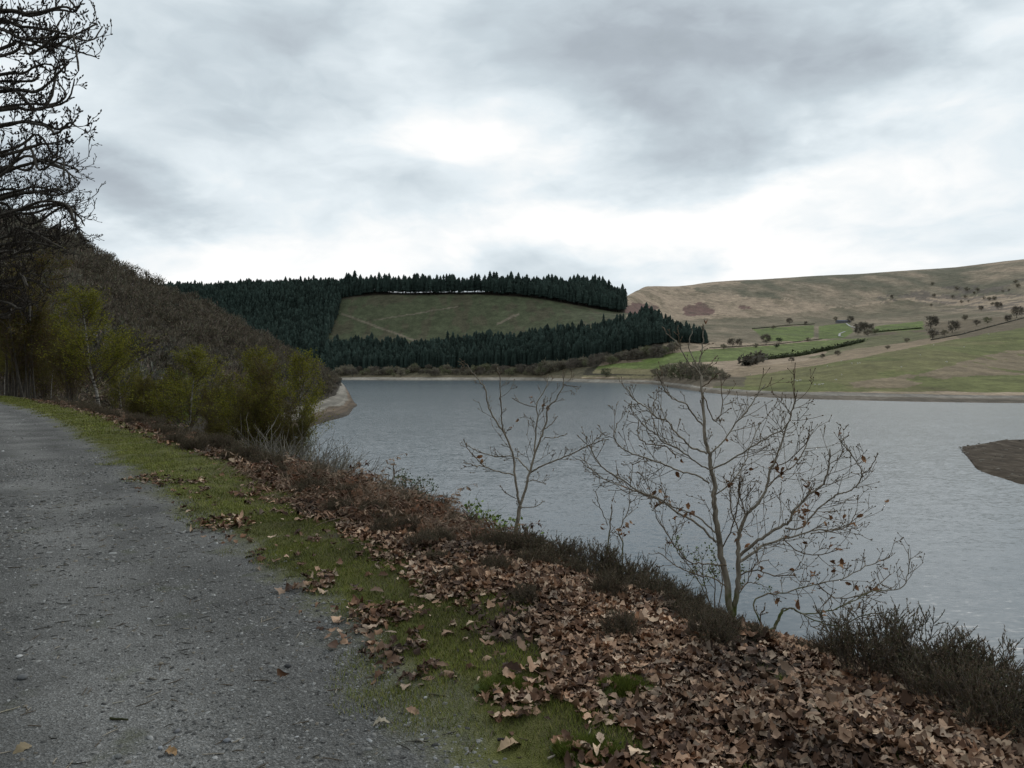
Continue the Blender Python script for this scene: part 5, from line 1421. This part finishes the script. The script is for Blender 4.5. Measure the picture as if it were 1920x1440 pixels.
# loose stone chips on the path
def chips(n, s0, s1, lo, hi, power=1.0):
    x, y, s_, n_ = region(rng, n, s0, s1, -1.2, 2.05, power); pat = fbm(x * .8, y * .8, 4, 81); k = rng.uniform(0, 1, len(x)) < np.clip(.45 + 1.6 * pat, .1, 1) * np.clip((2.1 - np.clip((5.0 - s_) * .136, 0, .38) - n_) / .25, 0, 1); x, y = x[k], y[k]; m_ = len(x)
    sz = lo * (hi / lo) ** (rng.uniform(0, 1, m_) ** 2.6)
    t = np.array([(1, .1, -.3), (.25, .9, -.3), (-.9, .35, -.3), (-.4, -.85, -.3), (.55, -.7, -.3), (.6, .05, .55), (.1, .5, .5), (-.55, .2, .55), (-.2, -.5, .5), (.35, -.4, .6)])
    f = np.array([(0, 1, 6, 5), (1, 2, 7, 6), (2, 3, 8, 7), (3, 4, 9, 8), (4, 0, 5, 9)]); ft_ = np.array([(5, 6, 7), (5, 7, 8), (5, 8, 9)])
    rot = rot_rand(m_, rng, .22); sc3 = sz[:, None] * np.stack([rng.uniform(.6, 1.3, m_), rng.uniform(.5, 1.0, m_), rng.uniform(.22, .6, m_)], 1)
    jig = rng.normal(0, .16, (m_, 10, 3))
    pz = np.stack([x, y, Hn(x, y) + sz * .10], 1)
    c = np.array(((.165, .161, .15), (.225, .22, .206), (.06, .058, .054), (.30, .295, .28), (.42, .42, .41), (.15, .13, .10)))[rng.choice(6, m_, p=[.36, .27, .2, .09, .015, .065])] * rng.uniform(.7, 1.25, (m_, 1))
    V, Q, C = stamp(t, f, pz, rot, sc3, c, lambda a: a + jig); T = (ft_[None] + (np.arange(m_) * 10)[:, None, None]).reshape(-1, 3)
    gg.add(V, T, Q, C)
gg = Geo(); chips(70000, 1.2, 7, .0035, .018); chips(26000, 7, 16, .008, .028); chips(5000, 16, 40, .012, .035)
_x, _y, _s, _n = region(rng, 900, 1.2, 12, -1.0, 2.3); _m = len(_x)
for q in range(_m):
    p = np.array((_x[q], _y[q], float(Hn(_x[q], _y[q])) + .005)); a = rng.uniform(0, 6.28); L = rng.uniform(.012, .05); d = np.array((math.cos(a), math.sin(a), rng.normal(0, .08))); gg.tube([p - d * L, p + d * L * .2 + rng.normal(0, .002, 3), p + d * L], [.002, .0028, .0015], 4, np.array(((.05, .045, .035), (.10, .075, .05), (.30, .26, .2)))[rng.choice(3, p=[.5, .3, .2])])
tag(gg.build('gravel', M['leafcol']), kind='stuff')

# single things lying on the path and verge
def single_leaf(px_, py_, size, c, label, name='oak_leaf', tilt=.25, dz=.012):
    p = gp(px_, py_); V, Q, C = stamp(*leaf_template(14), np.zeros((1, 3)), rot_rand(1, rng, tilt), np.array([size]), np.array([c]), curl(rng, 1, .9))
    o = mesh(name, V, Q, M['leafcol'], col=C, loc=p + np.array((0, 0, dz))); tag(o, label, 'leaf')
single_leaf(712, 1360, .085, (.40, .34, .25), 'pale washed-out leaf lying flat on the gravel left of the verge')
single_leaf(775, 1338, .075, (.33, .20, .13), 'small pinkish-brown star-shaped leaf on the gravel by the verge edge')
single_leaf(318, 1412, .08, (.28, .17, .08), 'curled orange-brown leaf on the path at the bottom of the picture')
single_leaf(530, 1272, .07, (.15, .075, .04), 'dark reddish upright curled leaf alone on the path', tilt=1.1, dz=.03)
single_leaf(45, 1404, .09, (.22, .17, .10), 'flat tan leaf on the gravel in the bottom left corner')
single_leaf(700, 1288, .05, (.26, .16, .09), 'tiny brown leaf on the gravel where the moss thins out')
single_leaf(525, 1112, .13, (.28, .19, .13), 'long brown leaf at the very edge between path and moss')
single_leaf(682, 1185, .13, (.36, .27, .19), 'big pale lobed leaf on the moss beside the path')
single_leaf(955, 1402, .12, (.36, .25, .15), 'large folded tan leaf on moss at the bottom of the verge', tilt=.6)
single_leaf(760, 1290, .10, (.33, .24, .17), 'flat tan leaf on the mossy path edge near short sticks')
single_leaf(1820, 1258, .15, (.20, .085, .035), 'big rusty leaf caught on top of the right-hand heather', tilt=.7, dz=.30)
single_leaf(1715, 1270, .12, (.22, .10, .045), 'curled orange-brown leaf hanging in the front right heather', tilt=1.0, dz=.22)
def stick(px_, py_, L, r, ang, c, label, name='fallen_stick'):
    p = gp(px_, py_); g_ = Geo(); q, _ = limb(rng, (-L / 2 * math.cos(ang), -L / 2 * math.sin(ang), r), (math.cos(ang), math.sin(ang), .02), L, 6, .06, 0); q[:, 2] = r * 1.1 + rng.uniform(0, r * .4, len(q))
    g_.tube(q, np.linspace(r, r * .7, len(q)), 6, c); q2, _ = limb(rng, q[3], (math.cos(ang + .8), math.sin(ang + .8), .15), L * .16, 3, .1, 0); g_.tube(q2, np.linspace(r * .5, r * .3, 4), 4, c)
    tag(g_.build(name, M['softcol'], loc=p, smooth=True), label, 'stick')
stick(222, 1352, .09, .006, -.25, (.05, .052, .025), 'dark mossy stick lying on the gravel near the bottom left')
stick(10, 1334, .12, .003, .9, (.38, .34, .25), 'straw-coloured stalk at the left edge of the path')
stick(222, 1318, .05, .003, .6, (.36, .33, .27), 'short pale sliver of wood on the path above the dark mossy stick')
stick(287, 1275, .05, .005, -.4, (.20, .18, .15), 'short grey peg of wood on the middle of the path')
stick(1005, 1258, .14, .006, -.2, (.10, .10, .045), 'greenish forked stick on the leaves at the verge')
stick(770, 1268, .10, .005, .5, (.22, .17, .12), 'light brown stick on the moss at the path edge')
stick(1045, 1415, .12, .005, .8, (.36, .31, .25), 'bleached stick on the moss at the bottom edge')
stick(948, 1390, .07, .007, .05, (.055, .05, .045), 'short dark stub of wood on the moss above the folded tan leaf')
stick(820, 1305, .09, .004, -.3, (.09, .08, .06), 'thin dark twig on the gravel and moss border')
def stone(px_, py_, r, c, label):
    p = gp(px_, py_); bm_v = np.array([(math.cos(a) * math.cos(b), math.sin(a) * math.cos(b), math.sin(b)) for b in (-1.2, -.6, 0, .55, 1.1) for a in np.arange(8) * math.pi / 4])
    V = bm_v * (r, r * .75, r * .5) * (1 + rng.normal(0, .10, (40, 1))); i = np.arange(4)[:, None] * 8; j = np.arange(8)[None]
    Q = np.stack([i + j, i + (j + 1) % 8, i + 8 + (j + 1) % 8, i + 8 + j], -1).reshape(-1, 4); V = np.vstack([V, [(0, 0, r * .5)], [(0, 0, -r * .5)]]); T = np.array([(32 + k, 32 + (k + 1) % 8, 40) for k in range(8)] + [((k + 1) % 8, k, 41) for k in range(8)])
    o = mesh('stone', V, [T, Q], M['leafcol'], col=np.array(c), loc=p + np.array((0, 0, r * .25))); o.rotation_euler = (0, 0, rng.uniform(0, 6)); tag(o, label, 'stone')
stone(36, 1232, .018, (.50, .49, .47), 'bright white pebble near the left edge of the path')
stone(42, 1272, .028, (.15, .15, .148), 'flat grey stone just below the white pebble')
stone(798, 1309, .012, (.48, .47, .44), 'small white pebble at the mossy border')
stone(425, 1390, .018, (.20, .205, .215), 'blue-grey stone on the gravel at the bottom')
stone(333, 1372, .016, (.17, .17, .175), 'rounded grey stone right of the dark mossy stick')
stone(300, 1404, .014, (.30, .31, .32), 'pale chip of slate beside the orange-brown leaf')
stone(222, 1420, .020, (.17, .17, .16), 'square grey stone at the bottom of the path')
stone(540, 1250, .022, (.06, .06, .06), 'dark angular stone above the dark curled leaf')
def moss(px_, py_, r, h, label):
    p = gp(px_, py_); g_ = Geo(); k = 24; a = np.arange(k) * 2 * math.pi / k; ed = 1 + .22 * np.sin(a * 3 + px_) + rng.normal(0, .06, k); V = []
    for f, z in ((1, -.02), (.85, .45), (.6, .8), (.3, .96)): V.append(np.stack([np.cos(a) * r * f * ed, np.sin(a) * r * f * ed * .8, np.full(k, z * h)], 1))
    V = np.vstack(V + [np.array([[0, 0, h]])]); i = np.arange(3)[:, None] * k; j = np.arange(k)[None]; Q = np.stack([i + j, i + (j + 1) % k, i + k + (j + 1) % k, i + k + j], -1).reshape(-1, 4)
    g_.add(V, [(3 * k + q, 3 * k + (q + 1) % k, 4 * k) for q in range(k)], Q, (.06, .075, .014)); m_ = 9000
    rr = np.sqrt(rng.uniform(0, 1, m_)); aa = rng.uniform(0, 6.28, m_); b = np.stack([np.cos(aa) * rr * r * .95, np.sin(aa) * rr * r * .76, h * (1 - rr ** 2.2) * .97], 1)
    d = np.stack([np.cos(aa) * rr * .8, np.sin(aa) * rr * .8, np.ones(m_)], 1) + rng.normal(0, .35, (m_, 3)); d *= rng.uniform(.008, .022, (m_, 1)); s2 = rng.normal(0, .0014, (m_, 3))
    g_.add(np.stack([b - s2, b + s2, b + d], 1).reshape(-1, 3), np.arange(3 * m_).reshape(-1, 3), None, np.repeat(np.array(((.12, .15, .018), (.09, .12, .015), (.16, .17, .03)))[rng.integers(0, 3, m_)] * rng.uniform(.7, 1.2, (m_, 1)), 3, 0))
    tag(g_.build('moss_cushion', M['leafcol'], loc=p), label, 'moss')
moss(1172, 1296, .17, .045, 'bright green moss cushion surrounded by fallen leaves at the bottom centre right')
moss(960, 1290, .16, .018, 'flat green moss cushion between the path and the leaf litter')
moss(1100, 1408, .14, .018, 'green moss patch at the bottom edge among leaves')
